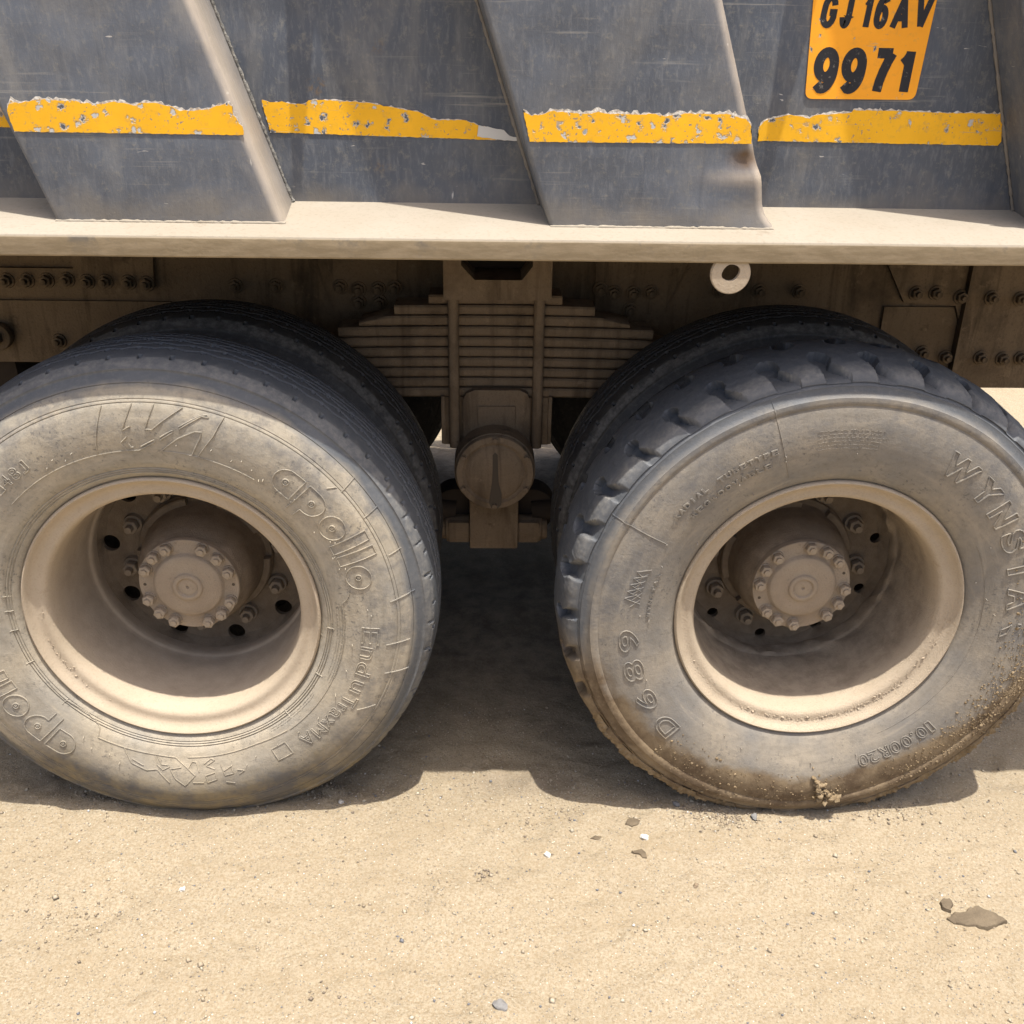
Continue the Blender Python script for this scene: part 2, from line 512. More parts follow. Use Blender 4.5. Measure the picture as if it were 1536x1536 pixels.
# ------------------------------------------------------------------ ground
def seg(a, b, step): return list(np.arange(a, b, step))
gx = np.array([-400, -120, -40, -18, -9, -5, -3.2, -2.2, -1.6] + seg(-1.2, -.45, .05) + seg(-.45, 2.0, .0125) + seg(2.0, 2.8, .05) + [3, 3.5, 4.5, 6.5, 10, 20, 45, 120, 400.])
gy = np.array([-300, -100, -40, -16, -8, -4, -2.4, -1.6] + seg(-1.2, -.65, .05) + seg(-.65, .35, .0095) + seg(.35, 1.2, .03) + seg(1.2, 4.2, .06) + [4.4, 5, 6, 8, 12, 20, 45, 120, 400.])
GX, GY = np.meshgrid(gx, gy)
def gheight(X, Y):
    near = np.exp(-np.maximum(0, np.hypot(X - .6, Y) - 4) / 4)
    h = .020 * fbm(X * 1.6, Y * 1.6, 4, 3) + .022 * fbm(X * 6, Y * 7, 4, 9) + .013 * fbm(X * 22, Y * 24, 5, 21)
    for (sx_, sy_, ax_, ay_, rot_, dp_) in ((.60, -.21, .022, .010, .1, .006), (1.45, -.45, .03, .012, .4, .006), (.16, -.35, .05, .015, -.3, .006), (-.12, -.30, .05, .03, .5, .008), (1.13, -.05, .04, .014, .6, .010), (1.02, -.30, .03, .012, -.5, .005), (.42, -.42, .06, .012, .25, .005), (1.62, -.13, .07, .014, .15, .006), (.85, -.36, .05, .010, .5, .005), (.33, -.11, .04, .010, -.2, .005), (1.32, -.18, .04, .012, .2, .005), (.10, -.06, .03, .010, .2, .006), (.75, -.48, .05, .012, -.2, .005)):
        u_ = (X - sx_) * math.cos(rot_) + (Y - sy_) * math.sin(rot_); v_ = -(X - sx_) * math.sin(rot_) + (Y - sy_) * math.cos(rot_)
        q_ = np.exp(-(u_ / ax_) ** 2 - (v_ / ay_) ** 2)
        h = h - dp_ * q_ * (1 + 1.6 * fbm(X * 60, Y * 60, 3, 61)) + dp_ * .6 * np.exp(-(u_ / ax_) ** 2 - ((v_ + ay_ * 1.5) / (ay_ * .7)) ** 2)
    # loose churned soil near the tyres
    ch = np.exp(-((Y - .06) / .09) ** 2) * (np.exp(-((X - .30) / .30) ** 2) + .8 * np.exp(-((X - 1.1) / .25) ** 2) + np.exp(-((X + .2) / .3) ** 2) + .5 * np.exp(-((X - 1.7) / .2) ** 2))
    h = h + .024 * ch * np.maximum(0, fbm(X * 34, Y * 34, 4, 41) + .05)
    # shallow wheel-track marks, far right foreground and behind the truck
    tr = np.exp(-((X - 1.72) / .16) ** 2) * np.exp(-((Y + .03) / .06) ** 2)
    h = h - .003 * tr * (np.sin((X * .8 + Y * .5) * 2 * np.pi / .045) > .4)
    far = np.clip((Y - 1.5) / .8, 0, 1) * np.exp(-np.maximum(0, Y - 4))
    h = h + far * .022 * (fbm(X * 2.0, Y * 13, 3, 55) + .6 * fbm(X * 9, Y * 22, 3, 77))
    h = h * near
    h = h - .16 * np.clip((Y - 1.9) / .9, 0, 1) ** 1.5 * np.exp(-np.maximum(0, Y - 6) / 10)
    # pressed flat right under the tyres
    for c_ in (0, WB):
        w = np.exp(-((X - c_) / .15) ** 4) * np.exp(-((Y - .11) / .13) ** 4)
        h = h * (1 - w) - .001 * w
    return GZ + h
V = np.stack([GX, GY, gheight(GX, GY)], -1)
ny, nx = GX.shape
ii = (np.arange(ny - 1)[:, None] * nx + np.arange(nx - 1)[None, :])
Q = np.stack([ii, ii + 1, ii + 1 + nx, ii + nx], -1).reshape(-1, 4)
me = np_mesh('ground', V, Q, 80)
damp = np.clip(np.exp(-((GY - .78) / .52) ** 4) * np.exp(-((GX - .6) / 1.75) ** 8) * .8 + .55 * np.exp(-((GY - .085) / .05) ** 2) * np.clip(fbm(GX * 9, GY * 9, 3, 90) * 3 + .3, 0, 1)  # under-truck shade painted into the soil, plus patchy dark soil near the tyres
               + .95 * np.clip((GY - 1.2) * 2, 0, 1) * np.exp(-((GY - 1.9) / .62) ** 6) * np.exp(-((GX - .6) / 1.75) ** 8), 0, 1)  # shaded ground further back, seen through the gaps, painted darker too
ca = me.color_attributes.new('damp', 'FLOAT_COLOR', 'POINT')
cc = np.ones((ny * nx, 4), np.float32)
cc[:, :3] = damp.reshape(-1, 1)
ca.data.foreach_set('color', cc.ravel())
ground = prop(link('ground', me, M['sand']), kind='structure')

# ------------------------------------------------------------------ truck root
truck = prop(empty('tipper_truck', (0.64, 1.2, GZ)), 'dusty grey tipper truck with twin rear wheels, yellow stripe and orange number plate', 'truck')
OFF = Vector((0.64, 1.2, GZ))
def part(name, bm, mat, parent=None, angle=35):
    """world-space geometry parented straight to the truck or to one of its parts"""
    o = from_bm(name, bm, mat, None, (0, 0, 0), angle)
    attach(o, parent)
    return o
def attach(o, parent=None):
    if parent is None:
        o.parent = truck; o.location = o.location - OFF
    else:
        w = Vector((0, 0, 0)); p = parent
        while p is not None: w += p.location; p = p.parent
        o.parent = parent; o.location = o.location - w
    return o

# ------------------------------------------------------------------ tyres
YT = 0.2155       # tyre is mirrored about YT/2
def profile(kind):
    if kind == 'lug':
        side = [(.288, .010), (.293, .003), (.300, -.004), (.308, -.009), (.318, -.013), (.333, -.019), (.350, -.024), (.368, -.028), (.388, -.030), (.408, -.0305), (.426, -.029), (.440, -.0265), (.448, -.0245),
                (.4505, -.0265), (.457, -.0275), (.4635, -.0265), (.4655, -.0225), (.472, -.0195), (.479, -.0165), (.482, -.0165), (.4835, -.0130), (.4875, -.0110), (.489, -.0135), (.492, -.0125), (.498, -.0085), (.5035, -.003), (.5075, .0035), (.5100, .0105), (.5115, .016)]
        yt = np.arange(.021, YT / 2 + .0001, .0022)
        tread = [(.5245 - .0125 * (abs(y - YT / 2) / (YT / 2 - .018)) ** 2.2, y) for y in yt]
    else:
        side = [(.288, .010), (.293, .003), (.299, -.004), (.3045, -.008), (.306, -.0065), (.3085, -.010), (.3105, -.0082), (.313, -.0118), (.3155, -.0100), (.3185, -.0140), (.330, -.0185), (.3405, -.0215), (.356, -.0250), (.372, -.0280), (.390, -.0300), (.410, -.0305), (.430, -.0275),
                (.443, -.0240), (.4445, -.0224), (.446, -.0234), (.449, -.0226), (.4505, -.0208), (.452, -.0216), (.466, -.0160), (.4745, -.0112), (.4755, -.0085), (.477, -.0095), (.484, -.0050), (.4905, -.0005), (.493, .0022), (.496, .0026), (.4985, .0018), (.5025, .0060), (.5065, .0105), (.5095, .015), (.5115, .0180)]
        yt = np.arange(.020, YT / 2 + .0001, .0022)
        tread = [(.5245 - .0115 * (abs(y - YT / 2) / (YT / 2 - .0165)) ** 2.2, y) for y in yt]
    half = side + tread
    full = half + [(r, YT - y) for r, y in reversed(half) if abs(y - YT / 2) > .0011]
    return np.array(full), np.array(side)
PROF = {k: profile(k) for k in ('lug', 'rib')}
def surf(kind, r, th):
    """point on the outer sidewall at radius r, clock angle th (0 = top, clockwise); th, r arrays"""
    s = PROF[kind][1]
    y = np.interp(r, s[:, 0], s[:, 1])
    y = y - .012 * np.exp(-((np.abs((th + np.pi) % (2 * np.pi) - np.pi) - np.pi) / .36) ** 2) * np.exp(-((r - .42) / .07) ** 2)
    return np.stack([r * np.sin(th), y, r * np.cos(th)], -1)
def smooth(d, w, s):  # 1 inside distance w, falling off over s
    return np.clip((w + s - d) / s, 0, 1)
def tyre_mesh(kind, nth, name, floor=None):
    P, side = PROF[kind]
    th = np.linspace(0, 2 * np.pi, nth, endpoint=False)
    rr = np.repeat(P[:, 0][:, None], nth, 1)
    yy = np.repeat(P[:, 1][:, None], nth, 1)
    T = np.repeat(th[None], len(P), 0)
    Ta = np.abs((T + np.pi) % (2 * np.pi) - np.pi)
    ym = np.minimum(yy, YT - yy)
    if kind == 'lug':
        pit = 2 * np.pi / 34
        # row A: pits at y .047, channels run out to the near shoulder; row B: pits at .140, channels run to the far shoulder
        dep = np.zeros_like(rr)
        for (y_pit, y_end, ph, sg) in ((.047, -.012, R(-17.5), 1), (.140, YT + .012, R(-22.0) , -1)):
            u = ((T - ph) / pit + .5) % 1 - .5          # -.5...5 around pit
            lug = np.floor((T - ph) / pit + .5)
            hsh = lambda k_: (np.sin(lug * 12.9898 + k_ * 78.233 + y_pit * 311) * 43758.5453) % 1 - .5
            u = u * pit * .52 + .006 * hsh(1)            # metres along the tread, worn unevenly from lug to lug
            wv_ = (1 + .8 * hsh(2)) * (1.5 if sg < 0 else 1.0)
            t = np.clip((y_pit - yy) / (y_pit - y_end), -1, 1)   # 0 at pit, 1 at shoulder
            cx = np.where(t > .22, (t - .22) * .030 * sg * 1.0, 0)
            w = wv_ * np.where(t > 0, .0066 + .0138 * np.clip(t - .22, 0, 1), .008) + .0022 * fbm(T * 210, yy * 160, 2, 12) * .6
            inside = smooth(np.abs(u - cx), w, .0036) * np.where(t >= -.02, 1.0, smooth(np.abs(yy - y_pit), .007, .004)) * (t > -.2) * (t <= 1.0)
            bell = smooth(np.hypot(u * 1.0, (yy - y_pit) * .75) + .004 * fbm(T * 180, yy * 150, 2, 5), .0155 * (.6 + .4 * wv_), .0028)
            dep = np.maximum(dep, np.maximum(inside, bell))
        amt = np.interp(np.minimum(rr, .53), [.486, .492, .502, .5105, .514], [0, .0040, .0085, .0150, .0180])
        zz = .006 * np.abs(((T / pit * 1.0) % 1) * 2 - 1) * 2 - .006
        zg = 0.0 * rr
        dr = -dep * amt - zg * .009
        wob = .0016 * np.interp(rr, [.48, .50], [0, 1]) * np.sin(T * 34 + 1.0) * .6
        rr = rr + dr + wob + .0022 * fbm(T * 60, yy * 90, 3, 31) * np.interp(rr, [.488, .50], [0, 1])
        yy = yy + np.where(yy < YT / 2, 1, -1) * dep * amt * .35 * (rr < .517)
    else:
        pit = 2 * np.pi / 57
        hol = np.zeros_like(rr)
        for y0, ph, hw, hh, dd in ((.0245, 0, .0032, .0038, .011),):
            if not hw: continue
            u = (((T / pit) + ph + .5) % 1 - .5) * pit * .52
            hol = np.maximum(hol, dd * smooth(np.abs(u), hw, .0013) * smooth(np.abs(ym - y0), hh, .0018))
        for yz, ph in ((.058, .2), (.0795, .6), (.1015, .1)):
            tri = np.abs((((T / pit) + ph) % 1) * 2 - 1)
            zz = (tri - .5) * .0075
            hol = np.maximum(hol, .0050 * smooth(np.abs(ym - yz - zz), .0007, .0016) * (rr > .50))
            uu = (((T / pit) + ph + .5) % 1 - .5) * pit * .52
            hol = np.maximum(hol, .009 * smooth(np.abs(uu), .0022, .0012) * smooth(np.abs(ym - yz + .0036), .0022, .0014))
        # nicks torn from the shoulder
        nick = np.zeros_like(rr)
        for a0, w0, d0 in ((R(59), .010, .007), (R(66), .006, .006), (R(73), .006, .007), (R(81), .007, .009), (R(93), .006, .006), (R(100), .007, .009), (R(104), .012, .005), (R(112), .005, .007), (R(121), .009, .005), (R(-60), .008, .006), (R(-75), .007, .006), (R(10), .0, .0)):
            if w0: nick = np.maximum(nick, d0 * .75 * smooth(np.abs((T - a0 + np.pi) % (2 * np.pi) - np.pi) * .51 + .003 * fbm(T * 300, yy * 200, 2, 3), w0 * .28, w0 * .30) * smooth(np.abs(yy - .016), .003, .007))
        rr = rr - hol - nick
        rr = rr + .0012 * np.sin(T * 5 + .7) * np.interp(rr, [.47, .51], [0, 1])
    # bulge of the loaded tyre
    bul = .012 * np.exp(-((Ta - np.pi) / .36) ** 2) * np.exp(-((P[:, 0][:, None] - .42) / .07) ** 2)
    yy = yy + np.where(yy < YT / 2, -bul, bul)
    X = rr * np.sin(T); Z = rr * np.cos(T)
    fl = (GZ - .003) - ZC
    soft = .006
    Z = np.where(Z < fl + soft, fl + soft * np.exp((Z - fl - soft) / soft * .5) * .6, Z)
    V = np.stack([X, yy, Z], -1)
    n = nth
    i = np.arange(len(P) - 1)[:, None]; j = np.arange(n)[None]
    a = i * n + j; b = i * n + (j + 1) % n
    Q = np.stack([a, b, b + n, a + n], -1).reshape(-1, 4)
    return np_mesh(name, V, Q, 48)
ME_RIB = tyre_mesh('rib', 57 * 26, 'rib_tyre')
ME_LUG = tyre_mesh('lug', 34 * 42, 'lug_tyre')

# ------------------------------------------------------------------ lettering on the sidewalls
_font_cache = {}
def glyph(ch, shear=0.0, offset=0.0):
    """filled mesh of one character: verts (N,2) scaled to cap height 1 from baseline, faces, boundary loops"""
    key = (ch, shear, offset)
    if key in _font_cache: return _font_cache[key]
    cu = bpy.data.curves.new('glyph', 'FONT')
    cu.body = ch; cu.size = 1.0; cu.shear = shear; cu.offset = offset; cu.resolution_u = 4
    o = bpy.data.objects.new('glyph', cu)
    COL.objects.link(o)
    dg = bpy.context.evaluated_depsgraph_get()
    me = bpy.data.meshes.new_from_object(o.evaluated_get(dg))
    bm = bmesh.new(); bm.from_mesh(me)
    bmesh.ops.remove_doubles(bm, verts=bm.verts, dist=1e-4)
    bm.verts.ensure_lookup_table(); bm.verts.index_update()
    V = np.array([v.co[:2] for v in bm.verts])
    F = [[v.index for v in f.verts] for f in bm.faces]
    nxt = {}
    for e in bm.edges:
        if len(e.link_faces) == 1:
            l = e.link_loops[0]
            nxt.setdefault(l.vert.index, l.link_loop_next.vert.index)
    loops = []
    while nxt:
        s0 = next(iter(nxt)); lp = [s0]; c_ = nxt.pop(s0)
        while c_ != s0 and c_ in nxt:
            lp.append(c_); c_ = nxt.pop(c_)
        if len(lp) > 2: loops.append(lp)
    bm.free()
    bpy.data.objects.remove(o); bpy.data.curves.remove(cu); bpy.data.meshes.remove(me)
    _font_cache[key] = (V, F, loops)
    return _font_cache[key]
_cap = glyph('H')[0]
CAP = _cap[:, 1].max() - _cap[:, 1].min()
def resample(P, step, closed):
    P = np.asarray(P, float)
    if closed: P = np.vstack([P, P[:1]])
    d = np.r_[0, np.cumsum(np.linalg.norm(np.diff(P, axis=0), axis=1))]
    n = max(2, int(math.ceil(d[-1] / step)) + 1)
    t = np.unique(np.r_[np.linspace(0, d[-1], n), d])
    t = t[np.r_[True, np.diff(t) > step * .15]]
    Q = np.stack([np.interp(t, d, P[:, k]) for k in range(2)], 1)
    return Q[:-1] if closed else Q
def ridge(mb, kind, rt, closed=False, rad=.0010, step=.004):
    """raised line on the sidewall from (r, theta_rad) points"""
    rt = np.asarray(rt, float)
    uv = np.stack([rt[:, 1] * .385, rt[:, 0]], 1)
    uv = resample(uv, step, closed)
    r, th = uv[:, 1], uv[:, 0] / .385
    P = surf(kind, r, th)
    e = 1e-3
    d1 = surf(kind, r + e, th) - P
    d2 = surf(kind, r, th + e) - P
    N = np.cross(d1, d2)
    N /= np.linalg.norm(N, axis=1)[:, None] + 1e-12
    N *= -np.sign(N[:, 1:2])
    rad = rad * 1.22
    P = P + N * rad * .45
    V, Q = tube_np(P, N, rad, closed, 5)
    mb.add(V, Q)
def letter_outline(mb, kind, ch, th_mid, r0, r1, width, rad=.0010, shear=0.0, offset=0.0):
    V, F, loops = glyph(ch, shear, offset)
    x0, x1 = V[:, 0].min(), V[:, 0].max(); y0, y1 = V[:, 1].min(), V[:, 1].max()
    for lp in loops:
        p = V[lp]
        u = ((p[:, 0] - x0) / (x1 - x0) - .5) * width
        r = r0 + (p[:, 1] - y0) / (y1 - y0) * (r1 - r0)
        ridge(mb, kind, np.stack([r, th_mid + u / ((r0 + r1) / 2)], 1), True, rad, .004)
def letter_solid(tris, kind, ch, th_mid, r0, r1, width, h=.0011, shear=0.0, offset=0.0):
    V, F, loops = glyph(ch, shear, offset)
    x0, x1 = V[:, 0].min(), V[:, 0].max(); y0, y1 = V[:, 1].min(), V[:, 1].max()
    u = ((V[:, 0] - x0) / (x1 - x0) - .5) * width
    r = r0 + (V[:, 1] - y0) / (y1 - y0) * (r1 - r0)
    th = th_mid + u / ((r0 + r1) / 2)
    lo = surf(kind, r, th); hi = lo.copy(); lo[:, 1] += .001; hi[:, 1] -= h
    base = len(tris['v'])
    tris['v'] += [tuple(p) for p in hi] + [tuple(p) for p in lo]
    n = len(V)
    tris['f'] += [[base + i for i in f] for f in F]
    for lp in loops:
        for a, b in zip(lp, lp[1:] + lp[:1]): tris['f'].append([base + a, base + b, base + n + b, base + n + a])
def solid_mesh(name, tris):
    me = bpy.data.meshes.new(name)
    me.from_pydata(tris['v'], [], tris['f'])
    me.update()
    bm = bmesh.new(); bm.from_mesh(me); bmesh.ops.recalc_face_normals(bm, faces=bm.faces); bm.to_mesh(me); bm.free()
    return me
def arc(r, a, b, n=24): return [(r, R(a + (b - a) * i / (n - 1))) for i in range(n)]
def disc(cr, ct, rad, n=28, sx=1.0):
    return [(cr + rad * math.cos(k / n * 2 * math.pi), R(ct) + sx * rad * math.sin(k / n * 2 * math.pi) / cr) for k in range(n)]

# ------------------------------------------------------------------ wheels
def rim_mesh(clay=0.0):
    prof = [(.287, .030), (.2905, .012), (.2915, .002), (.2900, -.0035), (.2870, -.0055), (.2840, -.0035), (.2815, .001), (.2780, .0060), (.2735, .0098), (.2690, .0116), (.2640, .0122), (.2590, .0124), (.2545, .0138), (.2505, .0172), (.2475, .0235), (.2458, .033),
            (.2445, .050), (.2430, .085), (.2415, .13), (.2400, .17), (.2385, .196), (.2380, .2080), (.2365, .2105), (.2345, .2118), (.2325, .2150), (.2318, .2240), (.2325, .2380), (.2335, .2480)]
    def jit(V, th):
        if clay:
            w = np.interp(V[:, :, 1], [.05, .12, .20, .26], [0, .5, 1, .6])
            d = clay * w * np.maximum(0, fbm(np.sin(th)[None] * 9 + 20 + V[:, :, 1] * 12, np.cos(th)[None] * 9 + V[:, :, 1] * 42, 4, 5) * 2 + .25)
            r = np.hypot(V[:, :, 0], V[:, :, 2])
            V[:, :, 0] *= (1 - d / r); V[:, :, 2] *= (1 - d / r); V[:, :, 1] -= d * .5
        return V
    return lathe_y(prof, 160, 'rim', angle=50, jitter=jit)
def disc_mesh(phase, n_hole=10, rv=.0195):
    """wheel disc with ten vent holes cut through, built in polar cells"""
    bm = bmesh.new()
    YD = .2665
    r0, r1 = .10, .2340
    pr = .1935 if False else .190
    cellr = (.1860, r1)
    n = n_hole
    # every hole cell: outer square ring of 16 points around a 16-gon hole, in (r, theta)
    allv = {}
    def vert(r, t, y):
        key = (round(r, 5), round((t % (2 * math.pi)), 5), round(y, 5))
        if key not in allv: allv[key] = bm.verts.new((r * math.sin(t), y, r * math.cos(t)))
        return allv[key]
    for k in range(n):
        tc = phase + k * 2 * math.pi / n
        hw = math.pi / n
        ring_o, ring_i, ring_b = [], [], []
        for q in range(24):
            a = q / 24 * 2 * math.pi
            ca, sa = math.cos(a), math.sin(a)
            mx = max(abs(ca), abs(sa))
            rmid, rh = (cellr[0] + cellr[1]) / 2, (cellr[1] - cellr[0]) / 2
            ring_o.append(vert(rmid + rh * ca / mx, tc + hw * sa / mx, YD - (.020 if ca / mx > .999 else 0)))
            hr = rmid + rv * ca; ht = tc + rv * sa / rmid
            ring_i.append(vert(hr, ht, YD + .0012))
            ring_b.append(vert(hr + .0001, ht, YD + .013))
        for q in range(24):
            p = (q + 1) % 24
            bm.faces.new((ring_o[q], ring_o[p], ring_i[p], ring_i[q]))
            bm.faces.new((ring_i[q], ring_i[p], ring_b[p], ring_b[q]))
    # inner flat part
    for k in range(80):
        t0, t1 = k / 80 * 2 * math.pi, (k + 1) / 80 * 2 * math.pi
        a = [bm.verts.new((r * math.sin(t), YD + .0004, r * math.cos(t))) for r, t in ((.1862, t0), (.1862, t1), (r0, t1), (r0, t0))]
        bm.faces.new(a)
    bmesh.ops.recalc_face_normals(bm, faces=bm.faces)
    for f in bm.faces:
        pass
    me = bpy.data.meshes.new('wheel_disc')
    bm.to_mesh(me); bm.free()
    return finish(me, 40)
def hex_bolt(name, r, h, stud=0.0, washer=0.0, wh=.004):
    """hex nut along -Y with chamfered head"""
    bm = bmesh.new()
    if washer: cyl(bm, (0, 0, 0), (0, -wh, 0), washer, washer * .94, 20)
    q = bmesh.ops.create_cone(bm, cap_ends=True, segments=6, radius1=r, radius2=r, depth=h, matrix=Matrix.Translation((0, -wh * bool(washer) - h / 2, 0)) @ Matrix.Rotation(R(90), 4, 'X'))
    es = list({e for v in q['verts'] for e in v.link_edges if any(len(f.verts) == 6 for f in e.link_faces)})
    bmesh.ops.bevel(bm, geom=es, offset=r * .16, segments=2, affect='EDGES', profile=.5)
    y = -wh * bool(washer) - h
    if stud: cyl(bm, (0, y + .002, 0), (0, y - stud, 0), r * .52, r * .46, 12)
    bmesh.ops.recalc_face_normals(bm, faces=bm.faces)
    me = bpy.data.meshes.new(name)
    bm.to_mesh(me); bm.free()
    return finish(me, 35)
ME_HUBBOLT = hex_bolt('hub_bolt', .0126, .0135, .0042, .0140, .0030)
ME_NUT = hex_bolt('wheel_nut', .0165, .020, .014, .0215, .010)
ME_HUBBOLT.materials.append(M['hub']); ME_NUT.materials.append(M['nut'])
def hub_mesh(boss):
    prof = [(.147, .266), (.147, .256), (.145, .253), (.1335, .2515), (.1300, .247), (.1265, .200), (.1200, .165), (.1110, .1450), (.1045, .1380), (.1035, .1330), (.1035, .1205), (.1020, .1190), (.0745, .1188),
            (.0725, .1172), (.0700, .1118), (.0660, .1092), (.0500, .1080), (.0330, .1078), (.0315, .1070), (.0305, .1040), (.0280, .1022), (.0225, .1022), (.0205, .1040), (.0190, .1066), (.0140, .1062), (.0060, .1056), (.0035, .1062), (.0028, .1090), (.0001, .1095)]
    return lathe_y(prof, 96, 'hub', angle=42)
def wheel(name, cx, tyre_me, tyre_mat, rim_mat, hub_mat, bolt_ang, hole_ang, vent_ph, stud_ph, clay=0.0):
    w = attach(empty(name, (cx, 0, ZC)))
    link('tyre', tyre_me, None, w).data.materials or None
    t = [o for o in w.children][0]
    if not t.data.materials: t.data.materials.append(tyre_mat)
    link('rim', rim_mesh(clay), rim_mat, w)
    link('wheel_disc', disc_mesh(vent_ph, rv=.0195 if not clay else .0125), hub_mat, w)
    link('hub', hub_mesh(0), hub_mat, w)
    for a in bolt_ang:
        o = link('hub_bolt', ME_HUBBOLT, None, w, (.0915 * math.sin(R(a)), .1190, .0915 * math.cos(R(a))))
        o.rotation_euler = (0, R(a * 7 % 60), 0)
    for a in hole_ang:
        bm = bmesh.new()
        cyl(bm, (.0915 * math.sin(R(a)), .1186, .0915 * math.cos(R(a))), (.0915 * math.sin(R(a)), .1240, .0915 * math.cos(R(a))), .0034, n=12)
        from_bm('jacking_hole', bm, M['grease'], w, (0, 0, 0))
    for k in range(10):
        a = stud_ph + k * 36
        o = link('wheel_nut', ME_NUT, None, w, (.1675 * math.sin(R(a)), .2662, .1675 * math.cos(R(a))))
        o.rotation_euler = (0, R(a * 5 % 60), 0)
    # cleats round the foot of the hub
    for k in range(5):
        bm = bmesh.new()
        a0 = R(stud_ph + 10 + k * 72)
        rows = []
        for q in range(9):
            a = a0 + R(44) * q / 8
            rows.append([bm.verts.new((rr_ * math.sin(a), yy_, rr_ * math.cos(a))) for rr_, yy_ in ((.1445, .258), (.1445, .238), (.142, .235), (.130, .235), (.130, .258))])
        for a_, b_ in zip(rows, rows[1:]):
            for i0 in range(4): bm.faces.new((a_[i0], a_[i0 + 1], b_[i0 + 1], b_[i0]))
        bm.faces.new(rows[0]); bm.faces.new(rows[-1][::-1])
        from_bm('hub_cleat', bm, hub_mat, w)
    return w
def ang_of(pts): return pts
# bolts sit in threes, as on the real hubs
BL = [-23, -44.5, -66.3, 23.8, 46.6, 69.8, 114.3, 137, 158.7, -110.6, -133.7, -155.5]
BR = [3.9, 26.9, 48.2, 93.4, 115.9, 138.1, -175.3, -151.6, -130.2, -86.9, -64.4, -41.6]
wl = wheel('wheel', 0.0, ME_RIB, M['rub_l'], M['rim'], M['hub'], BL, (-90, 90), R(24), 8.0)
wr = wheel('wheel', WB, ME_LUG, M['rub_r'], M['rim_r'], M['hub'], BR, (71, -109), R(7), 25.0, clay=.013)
prop(wl, 'outer wheel with dusty worn ribbed tyre'); prop(wr, 'outer wheel with muddy block tread tyre')

# ---- sidewall marks, left tyre (ridges)
mb = MB()
for c0 in (0, 180):        # the brand word stands twice round the tyre
    k = 'rib'; q = c0 + (0 if c0 == 0 else .5)
    mk = lambda L: [(r, R(a + q)) for r, a in L]
    LB = [MB() for _ in range(6)]; mb = LB[0]
    half = [(.3875 + .0255 * math.cos(R(t)), math.sin(R(t)) * 3.77) for t in range(0, 181, 12)]
    ridge(mb, k, mk([(.4130, 44.2)] + [(r, 40.5 - a) for r, a in half] + [(.3620, 44.2)]), True)
    ridge(mb, k, disc(.3875, 40.3 + q, .0062, 14), True, .0012); ridge(mb, k, disc(.3875, 40.3 + q, .0022, 8), True, .0012)
    mb = LB[1]
    ridge(mb, k, mk([(.3417, 45.6), (.4130, 45.7)] + [(r, 49.6 + a) for r, a in half] + [(.3620, 48.7), (.3406, 48.7)]))
    ridge(mb, k, disc(.3875, 49.6 + q, .0062, 14), True, .0012); ridge(mb, k, disc(.3875, 49.6 + q, .0022, 8), True, .0012)
    for a, mb in ((58.6, LB[2]), (75.5, LB[5])):
        ridge(mb, k, disc(.3865, a + q, .0250, 30), True); ridge(mb, k, disc(.3865, a + q, .0060, 14), True, .0012); ridge(mb, k, disc(.3865, a + q, .0022, 8), True, .0012)
    mb = LB[3]
    ridge(mb, k, mk([(.4370, 63.3), (.4360, 65.9), (.3590, 66.5), (.3600, 63.4)]), True)
    mb = LB[4]
    ridge(mb, k, mk([(.4360, 67.6), (.4360, 70.2), (.3600, 70.8), (.3612, 67.6)]), True)
    for mb in LB: link('raised_letter', mb.mesh('raised_letter'), M['rub_l'], wl)
mb = MB()
for st in ([(.3543, -13.6), (.376, -12.6), (.4426, -8.2)], [(.4446, -1.1), (.3956, -4.5), (.4034, -2.2)], [(.4446, 3.9), (.3973, 1.4), (.3966, 3.1), (.4426, 10.3)],
           [(.3829, -3.7), (.3715, -5.8), (.3547, -4.8), (.3549, -1.2), (.3719, 3.5), (.3769, 3.5), (.3624, -.5)], [(.3706, -3.9), (.3616, -3.3), (.3621, -2.5)],
           [(.3778, 5.1), (.3957, 8.5), (.3993, 8.4), (.3828, 5.1)], [(.4036, 10.0), (.4345, 14.9), (.4352, 16.4), (.4394, 16.0), (.4351, 14.6), (.4074, 9.9)],
           [(.3552, 5.1), (.3845, 9.8), (.4046, 13.9), (.4067, 15.6), (.3921, 15.4), (.3557, 13.9)], [(.3559, 15.6), (.404, 18.5), (.4452, 19.8)]):
    ridge(mb, 'rib', [(r, R(a)) for r, a in st], False, .0011)
ridge(mb, 'rib', arc(.3550, -46, -3, 40), False, .0009); ridge(mb, 'rib', arc(.3552, 5, 33, 30), False, .0009)
ridge(mb, 'rib', arc(.3400, 84, 141, 50), False, .0008)
ridge(mb, 'rib', [(.3400, R(84)), (.352, R(82.5)), (.361, R(80))], False, .0008)
